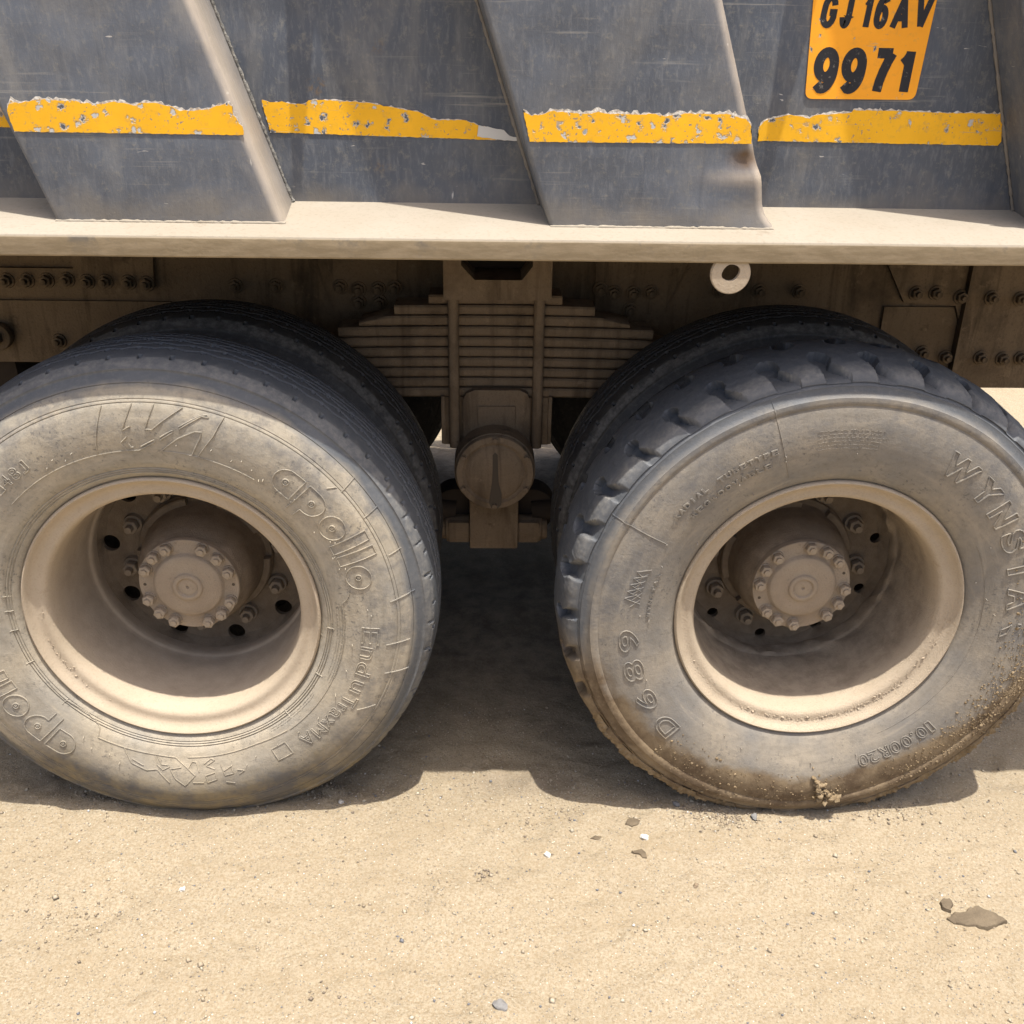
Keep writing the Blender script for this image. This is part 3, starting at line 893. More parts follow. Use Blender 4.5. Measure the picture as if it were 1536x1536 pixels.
for st in ([(.3378, -147.2), (.3366, -156.7), (.3349, -168.1), (.3359, -175.0)], [(.3366, -156.7), (.3634, -160.6), (.3708, -166.0), (.3648, -169.1), (.3901, -173.5)], [(.3546, -160.5), (.3626, -164.6)],
           [(.3369, -167.9), (.3548, -168.8), (.3645, -171.0), (.3558, -173.1)], [(.3378, -168.6), (.3531, -170.3), (.353, -172.3)], [(.3359, -175.0), (.3552, -178.8), (.3724, -181.5), (.3948, -178.2), (.3804, -175.2), (.3608, -173.4), (.3555, -177.0)],
           [(.3348, -179.1), (.3349, -189.9), (.3332, -205.1), (.3383, -217.9)], [(.3586, -179.2), (.3433, -180.8), (.3452, -182.1), (.3659, -182.9)], [(.3496, -184.7), (.3394, -187.4), (.3439, -188.6), (.3535, -185.5), (.3625, -188.2)],
           [(.3737, -184.8), (.3692, -188.0), (.385, -188.2), (.3895, -185.2), (.3737, -184.8)], [(.3544, -190.4), (.3691, -191.0), (.3622, -193.6), (.3785, -193.8), (.3795, -191.0), (.3544, -190.4)], [(.3721, -195.3), (.378, -197.4), (.3832, -195.5)], [(.3878, -180.7), (.3888, -184.0)], [(.3933, -190.8), (.4007, -193.3)],
           [(.3105, -118.7), (.309, -128), (.3067, -139), (.310, -143), (.320, -146), (.3378, -147.2)]):
    ridge(mb, 'rib', [(r, R(a)) for r, a in st], False, .0010)
for ch, a, w_, r0, r1 in (('E', 95.0, .037, .3755, .4105), ('n', 101.0, .027, .3770, .4000), ('d', 106.6, .030, .3760, .4060), ('u', 113.2, .027, .3770, .4000), ('T', 118.9, .024, .3740, .4040), ('r', 122.0, .012, .3720, .3920), ('a', 125.2, .020, .3690, .3890), ('x', 129.0, .022, .3690, .3890), ('M', 133.4, .027, .3670, .3930), ('A', 138.4, .026, .3640, .3900)):
    lm = MB(); letter_outline(lm, 'rib', ch, R(a), r0, r1, w_, .0010); link('raised_letter', lm.mesh('raised_letter'), M['rub_l'], wl)
ridge(mb, 'rib', [(.3560, R(145.5)), (.3850, R(145.5)), (.3850, R(151)), (.3560, R(151))], True, .0010)
for ch, a in (('1', -44.2), ('4', -40.9), ('8', -37.4), ('J', -34.2)): 
    lm = MB(); letter_outline(lm, 'rib', ch, R(a), .3790, .4010, .016, .0011); link('raised_letter', lm.mesh('raised_letter'), M['rub_l'], wl)
# scars, mould seams and rubber hairs
for r0, r1, a0, a1 in ((.4450, .4300, 50.5, 49), (.4470, .4780, 60.5, 60.0), (.4550, .4800, 72.0, 71.6), (.4350, .4830, 84.5, 83.0), (.4250, .4700, 97.5, 96.0), (.4330, .4780, 106.5, 104.5), (.4130, .4420, 120.5, 117.0), (.4450, .4780, 52.0, 51.5)):
    ridge(mb, 'rib', [(r0, R(a0)), (r1, R(a1))], False, .0010)
for r_, a in ((.318, -82), (.316, -88), (.316, -96), (.316, 95), (.316, 116), (.316, 138), (.316, -110), (.316, -130)): ridge(mb, 'rib', [(r_ - .011, R(a)), (r_ + .004, R(a))], False, .0009)
prop(link('sidewall_marks', mb.mesh('sidewall_marks'), M['rub_l'], wl), kind='stuff')
def hairs(kind, lst, name, mat, w):
    bm = bmesh.new()
    for r_, a in lst:
        p = surf(kind, np.array([r_]), np.array([R(a)]))[0]
        cyl(bm, p, (p[0] + random.uniform(-.002, .002), p[1] - random.uniform(.003, .006), p[2] - random.uniform(0, .003)), .0011, .0007, 6)
    prop(from_bm(name, bm, mat, w), kind='stuff')
hl = [(.372, 9.5), (.378, 19), (.371, 25), (.371, 31), (.379, 27.5), (.366, 35), (.360, 34), (.372, -20), (.374, -26), (.364, -23), (.366, -29), (.363, 45.3), (.371, 45.3), (.352, 57), (.368, 61.8), (.376, 62.6), (.355, 67), (.361, 66.9), (.358, 71.4), (.369, 71.5), (.389, 86), (.395, 88), (.358, 99), (.358, 109), (.359, 119), (.36, 130), (.355, 139), (.352, 148), (.357, 157), (.362, -153), (.371, -157), (.365, -147), (.350, -143), (.368, 161), (.36, 166)]
hairs('rib', hl, 'rubber_hairs', M['rub_l'], wl)
def fineprint(kind, r_top, a0, a1, rows, pitch, hgt, w, mat, seed, ragged=.15):
    rs = random.Random(seed)
    t = MB()
    for q in range(rows):
        r_ = r_top - q * pitch
        a = a0 + rs.uniform(0, .2)
        end = a1 - rs.uniform(0, ragged) * (a1 - a0)
        while a < end:
            wd = rs.uniform(.25, .55)
            ridge(t, kind, [(r_ + rs.uniform(-.3, .3) * hgt, R(a)), (r_ + rs.uniform(-.5, .5) * hgt, R(a + wd * .5)), (r_ + rs.uniform(-.3, .3) * hgt, R(a + wd))], False, .0005, .003)
            a += wd + rs.choice((.10, .10, .15, .6))
    prop(link('fine_print', t.mesh('fine_print'), mat, w), kind='stuff')
fineprint('rib', .3420, 84.5, 117, 4, .0052, .0022, wl, M['rub_l'], 3)
fineprint('rib', .3240, 124, 148, 2, .0046, .0020, wl, M['rub_l'], 4)
# ---- right tyre
mb = MB()
for ch, a, w_ in (('W', 32.6, .066), ('Y', 43.8, .048), ('N', 53.0, .042), ('S', 62.6, .044), ('T', 72.4, .046), ('A', 82.2, .050), ('R', 92.2, .046)):
    lm = MB(); letter_outline(lm, 'lug', ch, R(a), .3650, .4110, w_, .0014, 0.0, .05); link('raised_letter', lm.mesh('raised_letter'), M['rub_r'], wr)
for ch, a in (('D', -130.6), ('6', -118.9), ('8', -107.4), ('9', -96.6)): 
    lm = MB(); letter_outline(lm, 'lug', ch, R(a), .3670, .4070, .048, .0013, 0.0, .012); link('raised_letter', lm.mesh('raised_letter'), M['rub_r'], wr)
for ch, a in zip('10.00R20', (134.0, 137.4, 140.2, 143.0, 147.0, 150.8, 154.6, 158.2)): 
    lm = MB(); letter_outline(lm, 'lug', ch, R(a), .3560, .3610 if ch == '.' else .3820, .006 if ch == '.' else (.010 if ch == '1' else .020), .0011, 0.0, .012); link('raised_letter', lm.mesh('raised_letter'), M['rub_r'], wr)
ridge(mb, 'lug', [(.478, R(-19)), (.3200, R(-19))], False, .0008); ridge(mb, 'lug', [(.486, R(-62.3)), (.3690, R(-62.4))], False, .0008)
ridge(mb, 'lug', arc(.3250, 60, 150, 60), False, .0006)
for k_ in range(5):     # the small peaked crest above the model number
    a = -84 + k_ * 2.2
    ridge(mb, 'lug', [(.3760 + .002 * k_ - .006, R(a)), (.4020 - .002 * k_, R(a + 1.6)), (.3800 - .003 * k_, R(a + 3.2))], False, .0010)
    ridge(mb, 'lug', [(.388, R(a - 1)), (.371 , R(a + 1.6))], False, .0009)
prop(link('sidewall_marks', mb.mesh('sidewall_marks'), M['rub_r'], wr), kind='stuff')
def solid_word(word, a0, a1, r0, r1, shear=0, fill=.78):
    tr = {'v': [], 'f': []}
    n = len(word); st = (a1 - a0) / n
    for i, ch in enumerate(word):
        letter_solid(tr, 'lug', ch, R(a0 + st * (i + .5)), r0, r1, R(st) * (r0 + r1) / 2 * (fill if ch not in 'I' else .25), .0026, shear, .04)
    prop(link('sidewall_text', solid_mesh('sidewall_text', tr), M['rub_r'], wr), kind='stuff')
solid_word('RADIAL', -54.8, -41.8, .3815, .3925); solid_word('TUBETYPE', -38.8, -20.4, .3800, .3910)
solid_word('REGROOVABLE', -51.6, -23.2, .3565, .3672)
solid_word('WYNSTAR', -89.2, -72.5, .3460, .3530)
fineprint('lug', .4040, -9.8, 9.6, 6, .0072, .0030, wr, M['rub_r'], 9)
hairs('lug', [(.357, 2), (.355, -34), (.318, -32), (.318, -42), (.311, -58), (.319, 5), (.320, 22), (.318, 42), (.345, 32), (.366, -62.5), (.352, -70), (.366, -88), (.346, -90), (.369, -112), (.33, -140), (.33, -150), (.34, -158), (.35, -165), (.35, 176), (.345, 168), (.35, 160), (.31, 75), (.327, 82), (.345, 88), (.345, 62), (.36, -19), (.372, -19)], 'rubber_hairs', M['rub_r'], wr)

# mud on the right tyre: a crumbly fringe along the tread edge and grains on the sidewall
def blob(mb, c, rad, seed, sq=(1, 1, 1), sub=1):
    bm = bmesh.new()
    bmesh.ops.create_icosphere(bm, subdivisions=sub, radius=1.0)
    rs = random.Random(seed)
    V = np.array([v.co[:] for v in bm.verts])
    F = np.array([[v.index for v in f.verts] for f in bm.faces])
    bm.free()
    V = V * np.array([[1 + rs.uniform(-.42, .42)] for _ in V]) * rad * np.array(sq) + np.array(c)
    mb.add(V, F)
ra = np.random.RandomState(5)
def crust(a0, a1, seed, thick):
    th = np.radians(np.arange(a0, a1, .16))
    sec = np.array([(.494, -.0075), (.498, -.0060), (.502, -.0030), (.505, .0005), (.5075, .0040), (.5092, .0080), (.5105, .0125), (.5120, .0180), (.5150, .0260), (.5175, .0340)])
    nn = np.array([(.35, -.94), (.45, -.89), (.6, -.8), (.7, -.7), (.8, -.6), (.9, -.45), (.95, -.3), (.98, -.2), (.99, -.1), (1, 0)])
    T = th[None]; k = np.arange(len(sec))[:, None]
    big = fbm(T * 16 + seed, k * .22 + 0 * T, 4, seed)
    fin = fbm(T * 95 + seed, k * .95 + 0 * T, 4, seed + 7)
    d = thick * (1.5 * big + 1.1 * fin + .28)
    env = np.clip((np.arange(len(sec))[:, None]) / 2.5, 0, 1) * np.clip((T - th[0]) / .12, 0, 1) * np.clip((th[-1] - T) / .12, 0, 1)
    d = np.where(d > 0, d, d * .3) * env - .0022 * (1 - env)
    rr = sec[:, 0][:, None] + d * nn[:, 0][:, None]; yy = sec[:, 1][:, None] + d * nn[:, 1][:, None]
    Z = np.maximum(rr * np.cos(T), GZ - ZC - .002)
    V = np.stack([rr * np.sin(T), yy, Z], -1)
    n = V.shape[1]
    i = np.arange(len(sec) - 1)[:, None]; j = np.arange(n - 1)[None]
    return V.reshape(-1, 3), np.stack([i * n + j, i * n + j + 1, (i + 1) * n + j + 1, (i + 1) * n + j], -1).reshape(-1, 4)
for a0, a1, sd_, tk in ((-252, -118, 3, .012),):
    V, Q = crust(a0, a1, sd_, tk)
    prop(link('mud_crust', np_mesh('mud_crust', V, Q, 75), M['mud'], wr), kind='stuff')
gr = MB()
for i in range(2300):
    a = ra.triangular(62, 112, 165) if i < 1900 else ra.uniform(165, 225)
    lim = .40 + .04 * math.sin(R(a) * 9)
    r_ = min(.505, abs(ra.normal(.445 if a < 150 else .432, .034)))
    if r_ < .375: continue
    p = surf('lug', np.array([r_]), np.array([R(a)]))[0]
    blob(gr, (p[0], p[1] - .0006, p[2]), min(.0050, math.exp(ra.normal(-6.75, .50))), i + 3000, (1, .55, 1), 1)
prop(link('sand_grains', gr.mesh('sand_grains', 70), M['mud'], wr), kind='stuff')
cl = MB()
for i in range(120):
    t = ra.beta(1.1, 1.6)
    r_ = .448 - t * .078 + ra.normal(0, .004); a = 169.5 + t * 6.5 + ra.normal(0, 1.5) * (1.15 - t)
    p = surf('lug', np.array([r_]), np.array([R(a)]))[0]
    blob(cl, (p[0], p[1] - ra.uniform(-.001, .012) * (1 - t * .6), p[2]), (ra.uniform(.0055, .0105) if i < 34 else ra.uniform(.0015, .0040)) * (1 - t * .5), i + 900, (1, 1, .9))
link('mud_clod', cl.mesh('mud_clod', 70), M['mud'], wr)
# dirt crumbs lying in the gutter of both rims
for w, sd_, n_ in ((wl, 1, 60), (wr, 2, 420)):
    d = MB(); rd = np.random.RandomState(sd_)
    for i in range(n_):
        a = rd.normal(165, 36) if w is wr else rd.normal(243, 13)
        r_, y_ = (.2675 + rd.normal(0, .0045), .0112)
        blob(d, (r_ * math.sin(R(a)), y_, r_ * math.cos(R(a))), min(.0028, math.exp(rd.normal(-7.05, .45))), i + 77, (1.3, .8, 1))
    prop(link('gutter_dirt', d.mesh('gutter_dirt', 70), M['rim'], w), kind='stuff')

# inner wheels and the far side
ME_RIM_IN = lathe_y([(.294, .03), (.290, .0), (.280, .0), (.27, .02), (.235, .04), (.235, .18), (.27, .20), (.29, .22), (.294, .19)], 64, 'inner_rim')
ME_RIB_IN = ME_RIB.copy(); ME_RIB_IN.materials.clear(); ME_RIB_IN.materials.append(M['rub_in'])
def back_wheel(cx, y0, flip=False):
    w = attach(empty('wheel', (cx, y0, ZC)))
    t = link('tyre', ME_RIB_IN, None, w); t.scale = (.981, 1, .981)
    link('rim', ME_RIM_IN, M['chassis'], w)
    bm = bmesh.new(); cyl(bm, (0, .05, 0), (0, .07, 0), .235, n=48)
    from_bm('wheel_disc', bm, M['under'], w)
    return w
for cx in (0, WB):
    back_wheel(cx, .335); back_wheel(cx, 1.665); back_wheel(cx, 2.00)
for cx in (0, WB):
    bm = bmesh.new()
    cyl(bm, (cx, .40, ZC), (cx, 2.15, ZC), .085, n=24)
    cyl(bm, (cx, 1.02, ZC), (cx, 1.45, ZC), .21, n=32, bev=.05)
    cyl(bm, (cx - .22, 1.25, ZC), (cx + .22, 1.25, ZC), .09, n=24)
    for y0 in (.56, 1.60): cyl(bm, (cx, y0, ZC), (cx, y0 + .06, ZC), .19, n=32)
    part('axle', bm, M['under'])

# ------------------------------------------------------------------ tipper body
RIBX = [-2.556, -1.736, -.916, -.096, .724, 1.570]
SL = -.345
TOP = 2.60
bm = bmesh.new()
box(bm, -3.2, 2.22, .1, .112, 1.262, TOP)
part('side_panel', bm, M['paint'])
bm = bmesh.new()
box(bm, -3.2, 2.22, 2.20, 2.212, 1.262, TOP); part('side_panel', bm, M['paint'])
bm = bmesh.new(); box(bm, 2.208, 2.22, .1125, 2.1995, 1.262, TOP - .05); part('tail_panel', bm, M['paint'])
bm = bmesh.new(); box(bm, -3.2, -3.188, .1125, 2.1995, 1.262, TOP + .2); part('front_panel', bm, M['paint'])
bm = bmesh.new(); box(bm, -3.18, 2.20, .113, 2.19, 1.205, 1.245)
for x in np.arange(-2.9, 1.9, .45): box(bm, x, x + .06, .845, 1.55, 1.13, 1.2045)
part('body_floor', bm, M['under'])
bm = bmesh.new(); box(bm, -3.2, 2.22, .02, .13, TOP + .001, TOP + .09, .008); part('top_rail', bm, M['paint'])
# ledge: folded section with rolled nose, slightly sagged and wavy
prof = [(.103, 1.2765), (.100, 1.2745), (.060, 1.2655), (.010, 1.2545), (-.020, 1.2475), (-.043, 1.2424), (-.0515, 1.2405), (-.0555, 1.2385), (-.0575, 1.2350), (-.0579, 1.2310), (-.0573, 1.2200), (-.0566, 1.2070), (-.0550, 1.2045), (-.0495, 1.2040), (-.0430, 1.2065), (-.0425, 1.2160), (-.0390, 1.2230), (.10, 1.2500)]
xs = np.arange(-3.2, 2.25, .03)
PV = np.array(prof)
V = np.zeros((len(xs), len(PV), 3))
V[:, :, 0] = xs[:, None]; V[:, :, 1] = PV[None, :, 0]; V[:, :, 2] = PV[None, :, 1]
wv = (fbm(xs * 2.2, xs * 0 + 3.3, 3, 8))[:, None]
V[:, :, 2] += .004 * wv * (PV[None, :, 0] < .05); V[:, :, 1] += .004 * np.roll(wv, 9, 0) * (PV[None, :, 0] < 0)
n = len(PV)
i = np.arange(len(xs) - 1)[:, None]; j = np.arange(n - 1)[None]
Q = np.stack([i * n + j, (i + 1) * n + j, (i + 1) * n + j + 1, i * n + j + 1], -1).reshape(-1, 4)
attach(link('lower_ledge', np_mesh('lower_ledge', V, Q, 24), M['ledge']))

def rib_material():
    g = G('rib_paint_edges', .6, .3)
    return g
def make_rib(x0, width, dent=False, name='body_rib'):
    """folded rib leaning along the side; x0 = left foot at the front face at z 1.249"""
    rb, rs_ = .008, .018
    sec = [(-.004, .0995)]
    for t in np.linspace(0, 1, 6): sec.append((rb - rb * math.cos(t * math.pi / 2), rb - rb * math.sin(t * math.pi / 2)))
    for u in np.linspace(.05, .93, 22): sec.append((rb + (width - rb - rs_) * u, 0.0))
    for t in np.linspace(0, 1, 9): sec.append((width - rs_ + rs_ * math.sin(t * math.pi / 2), rs_ - rs_ * math.cos(t * math.pi / 2)))
    sec.append((width + .004, .0995))
    sec = np.array(sec)
    zs = np.r_[np.arange(1.236, 1.60, .009), np.arange(1.61, TOP, .08)]
    V = np.zeros((len(zs), len(sec), 3))
    V[:, :, 0] = x0 + sec[None, :, 0] + SL * (zs[:, None] - 1.249)
    V[:, :, 1] = sec[None, :, 1]
    V[:, :, 2] = zs[:, None]
    # gently buckled skin
    edge = np.clip(np.minimum(sec[:, 0], width - sec[:, 0]) / .06, 0, 1)[None] * (sec[:, 1] < .004)[None]
    V[:, :, 1] += edge * .0006 * fbm(V[:, :, 0] * 4 + 9, V[:, :, 2] * 4, 3, int(abs(x0) * 50) + 1)
    if dent:
        X, Z = V[:, :, 0], V[:, :, 2]
        d1 = np.exp(-(((X - (x0 + width + SL * (1.36 - 1.249) - .022)) / .020) ** 2 + ((Z - 1.362) / .014) ** 2))
        d2 = np.exp(-(((X - (x0 + width + SL * (1.33 - 1.249) - .030)) / .055) ** 2 + ((Z - 1.333) / .012) ** 2))
        d3 = np.exp(-(((X - (x0 + width + SL * (1.29 - 1.249))) / .05) ** 2 + ((Z - 1.285) / .022) ** 2))
        V[:, :, 1] += .006 * d1 - .002 * d2 + .004 * d3
        V[:, :, 0] += -.002 * d1 + .003 * d2 - .005 * d3
        low = np.clip((1.27 - Z) / .02, 0, 1) * np.clip((X - x0 - width * .8) / .08, 0, 1)
        V[:, :, 0] += .008 * low
    n = len(sec)
    i = np.arange(len(zs) - 1)[:, None]; j = np.arange(n - 1)[None]
    Q = np.stack([i * n + j, i * n + j + 1, (i + 1) * n + j + 1, (i + 1) * n + j], -1).reshape(-1, 4)
    me = np_mesh(name, V, Q, 60)
    dm = np.repeat(np.interp(sec[:, 0], [0, width * .93, width - rs_ * 1.0, width - rs_ * .45, width + .001, width + .004], [0, 0, .10, .70, .80, .25])[None], len(zs), 0)  # pale right-hand fold: dust together with painted sunlight
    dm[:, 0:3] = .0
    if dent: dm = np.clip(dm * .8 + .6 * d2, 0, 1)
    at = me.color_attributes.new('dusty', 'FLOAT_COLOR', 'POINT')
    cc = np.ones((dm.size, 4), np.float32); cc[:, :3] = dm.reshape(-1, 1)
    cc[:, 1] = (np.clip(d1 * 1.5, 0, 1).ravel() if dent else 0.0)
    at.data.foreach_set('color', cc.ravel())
    return attach(link(name, me, M['rib_dust_sunlit']))
# the ribs share the paint but their sun-facing fold has sand dust and sunlit brightness painted in
_rp = M['rib_paint']
t_ = _rp.node_tree
_b = t_.nodes['Principled BSDF']
_src = _b.inputs['Base Color'].links[0].from_socket
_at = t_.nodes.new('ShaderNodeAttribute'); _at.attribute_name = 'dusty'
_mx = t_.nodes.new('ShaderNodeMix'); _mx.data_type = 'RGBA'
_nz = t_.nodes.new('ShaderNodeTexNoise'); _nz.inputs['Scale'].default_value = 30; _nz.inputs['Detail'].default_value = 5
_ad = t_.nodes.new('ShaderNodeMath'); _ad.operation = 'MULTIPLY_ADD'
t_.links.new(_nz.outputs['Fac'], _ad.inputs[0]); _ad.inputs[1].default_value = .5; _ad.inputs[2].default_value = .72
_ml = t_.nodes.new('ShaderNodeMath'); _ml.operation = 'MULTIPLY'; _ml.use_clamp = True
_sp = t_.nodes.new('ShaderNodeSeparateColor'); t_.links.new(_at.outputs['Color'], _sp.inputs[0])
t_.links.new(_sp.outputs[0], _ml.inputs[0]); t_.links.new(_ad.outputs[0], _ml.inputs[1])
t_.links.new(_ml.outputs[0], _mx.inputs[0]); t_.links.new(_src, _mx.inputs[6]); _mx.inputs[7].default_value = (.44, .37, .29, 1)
_mr = t_.nodes.new('ShaderNodeMix'); _mr.data_type = 'RGBA'
_mrf = t_.nodes.new('ShaderNodeMath'); _mrf.operation = 'MULTIPLY'; _mrf.use_clamp = True
t_.links.new(_sp.outputs[1], _mrf.inputs[0]); t_.links.new(_ad.outputs[0], _mrf.inputs[1])
t_.links.new(_mrf.outputs[0], _mr.inputs[0]); t_.links.new(_mx.outputs[2], _mr.inputs[6]); _mr.inputs[7].default_value = (.11, .068, .038, 1)
t_.links.new(_mr.outputs[2], _b.inputs['Base Color'])
M['rib_dust_sunlit'] = _rp

def weld(parent, P, rad, seed, mat):
    P = resample3(P, .006)
    rs = np.random.RandomState(seed)
    N = np.repeat(np.array([[0, -1.0, .15]]), len(P), 0)
    V, Q = tube_np(P, N, rad, False, 6)
    V = V.reshape(len(P), 6, 3)
    s = (1 + .16 * np.sin(np.arange(len(P)) * 2.1 + 3 * rs.rand()) + rs.uniform(-.35, .35, len(P)) + .5 * fbm(np.arange(len(P)) * .11, np.zeros(len(P)) + seed, 3, seed))[:, None, None]
    V = P[:, None] + (V - P[:, None]) * s
    me = np_mesh('weld_bead', V.reshape(-1, 3), Q, 60)
    o = link('weld_bead', me, mat); attach(o, parent)
def resample3(P, step):
    P = np.asarray(P, float)
    d = np.r_[0, np.cumsum(np.linalg.norm(np.diff(P, axis=0), axis=1))]
    t = np.linspace(0, d[-1], max(2, int(d[-1] / step)))
    return np.stack([np.interp(t, d, P[:, k]) for k in range(3)], 1)
for q, x0 in enumerate(RIBX):
    wd = .378
    rib = make_rib(x0, wd, dent=(q == 4))
    pr_ = [(x0 + wd + .006 + SL * (z - 1.249), .0965, z) for z in np.arange(1.275, TOP, .05)]
    weld(rib, pr_, .0032, q, M['weld'])
    pl_ = [(x0 - .006 + SL * (z - 1.249), .0965, z) for z in np.arange(1.275, TOP, .05)]
    weld(rib, pl_, .0032, q + 20, M['paint_dusty'])
    weld(rib, [(x0 + u * wd, -.0015, 1.2515) for u in np.linspace(0, 1, 40)], .0027, q + 40, M['ledge'])

# tie hooks high on the side; only their shadows reach the part in view
def hook(x, z, L, w0, w1):
    bm = bmesh.new()
    pts = [(x - w0 / 2, .1), (x + w0 / 2, .1), (x + w1 / 2, .1 - L), (x - w1 / 2, .1 - L)]
    a = [bm.verts.new((px, py, z)) for px, py in pts]; b = [bm.verts.new((px, py, z + .008)) for px, py in pts]
    bm.faces.new(a); bm.faces.new(b[::-1])
    for k in range(4): bm.faces.new((a[k], b[k], b[(k + 1) % 4], a[(k + 1) % 4]))
    part('tie_hook', bm, M['paint'])
for k in range(-4, 1):
    hook(1.164 + k * .815, 1.949, .099, .095, .014)
    hook(1.182 + k * .815, 2.218, .097, .060, .012)

# reflective stripe pieces, torn along the top
S1 = [(-0.137, 1.3892), (-0.142, 1.4085), (-0.144, 1.4211), (-0.138, 1.4296), (-0.134, 1.4352), (-0.123, 1.4312), (-0.101, 1.4349), (-0.08, 1.4374), (-0.059, 1.4354), (-0.038, 1.4357), (-0.021, 1.4332), (-0.003, 1.4315), (0.015, 1.4331), (0.027, 1.4353), (0.042, 1.4341), (0.057, 1.4301), (0.075, 1.4354), (0.096, 1.4337), (0.117, 1.429), (0.128, 1.4241), (0.146, 1.4237), (0.164, 1.4254), (0.177, 1.427), (0.192, 1.4328), (0.205, 1.4364), (0.212, 1.4303), (0.213, 1.419), (0.22, 1.4063), (0.226, 1.4007), (0.226, 1.3887)]
S2 = [(0.249, 1.3871), (0.238, 1.4377), (0.253, 1.4335), (0.272, 1.4355), (0.288, 1.4319), (0.31, 1.4322), (0.317, 1.4376), (0.353, 1.439), (0.391, 1.4372), (0.423, 1.4359), (0.442, 1.4311), (0.461, 1.4292), (0.48, 1.4256), (0.5, 1.4229), (0.519, 1.4141), (0.532, 1.4104), (0.561, 1.4108), (0.577, 1.411), (0.603, 1.4032), (0.629, 1.3974), (0.642, 1.39), (0.652, 1.3794)]
S2w = [(0.603, 1.4032), (0.629, 1.399), (0.646, 1.3955), (0.657, 1.3865), (0.669, 1.3848), (0.669, 1.3787), (0.652, 1.3791), (0.60, 1.385)]
S3 = [(0.687, 1.3847), (0.676, 1.4283), (0.689, 1.4242), (0.71, 1.4265), (0.719, 1.4318), (0.747, 1.4293), (0.784, 1.4284), (0.796, 1.4314), (0.815, 1.428), (0.833, 1.4291), (0.858, 1.428), (0.883, 1.4298), (0.905, 1.4258), (0.92, 1.4288), (0.944, 1.4306), (0.982, 1.4297), (1.003, 1.4306), (1.035, 1.4247), (1.045, 1.4148), (1.049, 1.3863)]
S4 = [(1.085, 1.3845), (1.084, 1.4074), (1.094, 1.4181), (1.117, 1.4229), (1.136, 1.4271), (1.152, 1.4243), (1.169, 1.4221), (1.178, 1.4259), (1.207, 1.4293), (1.241, 1.4322), (1.244, 1.4358), (1.331, 1.4349), (1.384, 1.4336), (1.502, 1.4337), (1.51, 1.3886), (1.505, 1.3824)]
S0 = [(-.61, 1.389), (-.60, 1.440), (-.30, 1.439), (-.141, 1.437), (-.122, 1.389)]
S5 = [(1.52, 1.384), (1.50, 1.434), (1.80, 1.434), (1.82, 1.384)]
def sheet(name, pts, y, th, mat, parent=None):
    bm = bmesh.new()
    prism_xz(bm, pts, y - th, y)
    bmesh.ops.triangulate(bm, faces=[f for f in bm.faces if len(f.verts) > 4])
    return part(name, bm, mat, parent, None)
def ragged(pts, jit, seed, lift=0.0, zmin=1.40):
    rs = random.Random(seed); out = []
    n = len(pts)
    for i in range(n):
        a, b = Vector(pts[i]), Vector(pts[(i + 1) % n])
        k = max(1, int((b - a).length / .0045))
        top = a.y > zmin or b.y > zmin
        for q in range(k):
            p = a.lerp(b, q / k)
            if top: p = p + Vector((rs.uniform(-jit, jit), rs.uniform(-jit, jit) + lift * (p.y > zmin) * rs.uniform(.2, 1.6)))
            else: p = p + Vector((0, rs.uniform(-.0006, .0006)))
            out.append((p.x, p.y))
    return out
for pts, y, sd_, mt, back in ((S1, -.0012, 1, 'tape', .0032), (S2, .0990, 2, 'tape2', .0010), (S3, -.0012, 3, 'tape', .0042), (S4, .0990, 4, 'tape2', .0022), (S0, .0990, 5, 'tape', .002), (S5, -.0012, 6, 'tape', .002)):
    # the ribs' skins are buckled: tape on a rib sits on pads proud of the highest buckle
    yy0 = y if y > .05 else -.0009
    o = sheet('reflective_stripe', ragged(pts, .0009, sd_), yy0, .0003, M[mt])
    if y > .05: bk = sheet('torn_backing', ragged(pts, .0014, sd_ + 30, back), yy0 + .0006, .0005, M['backing'], o)
    else: bk = sheet('torn_backing', ragged(pts, .0014, sd_ + 30, back), yy0 + .0009, .0008, M['backing'], o)
    if pts is S2: sheet('torn_backing', ragged(S2w, .0006, 44, 0, 1.30), yy0 - .0004, .0002, M['film'], o)

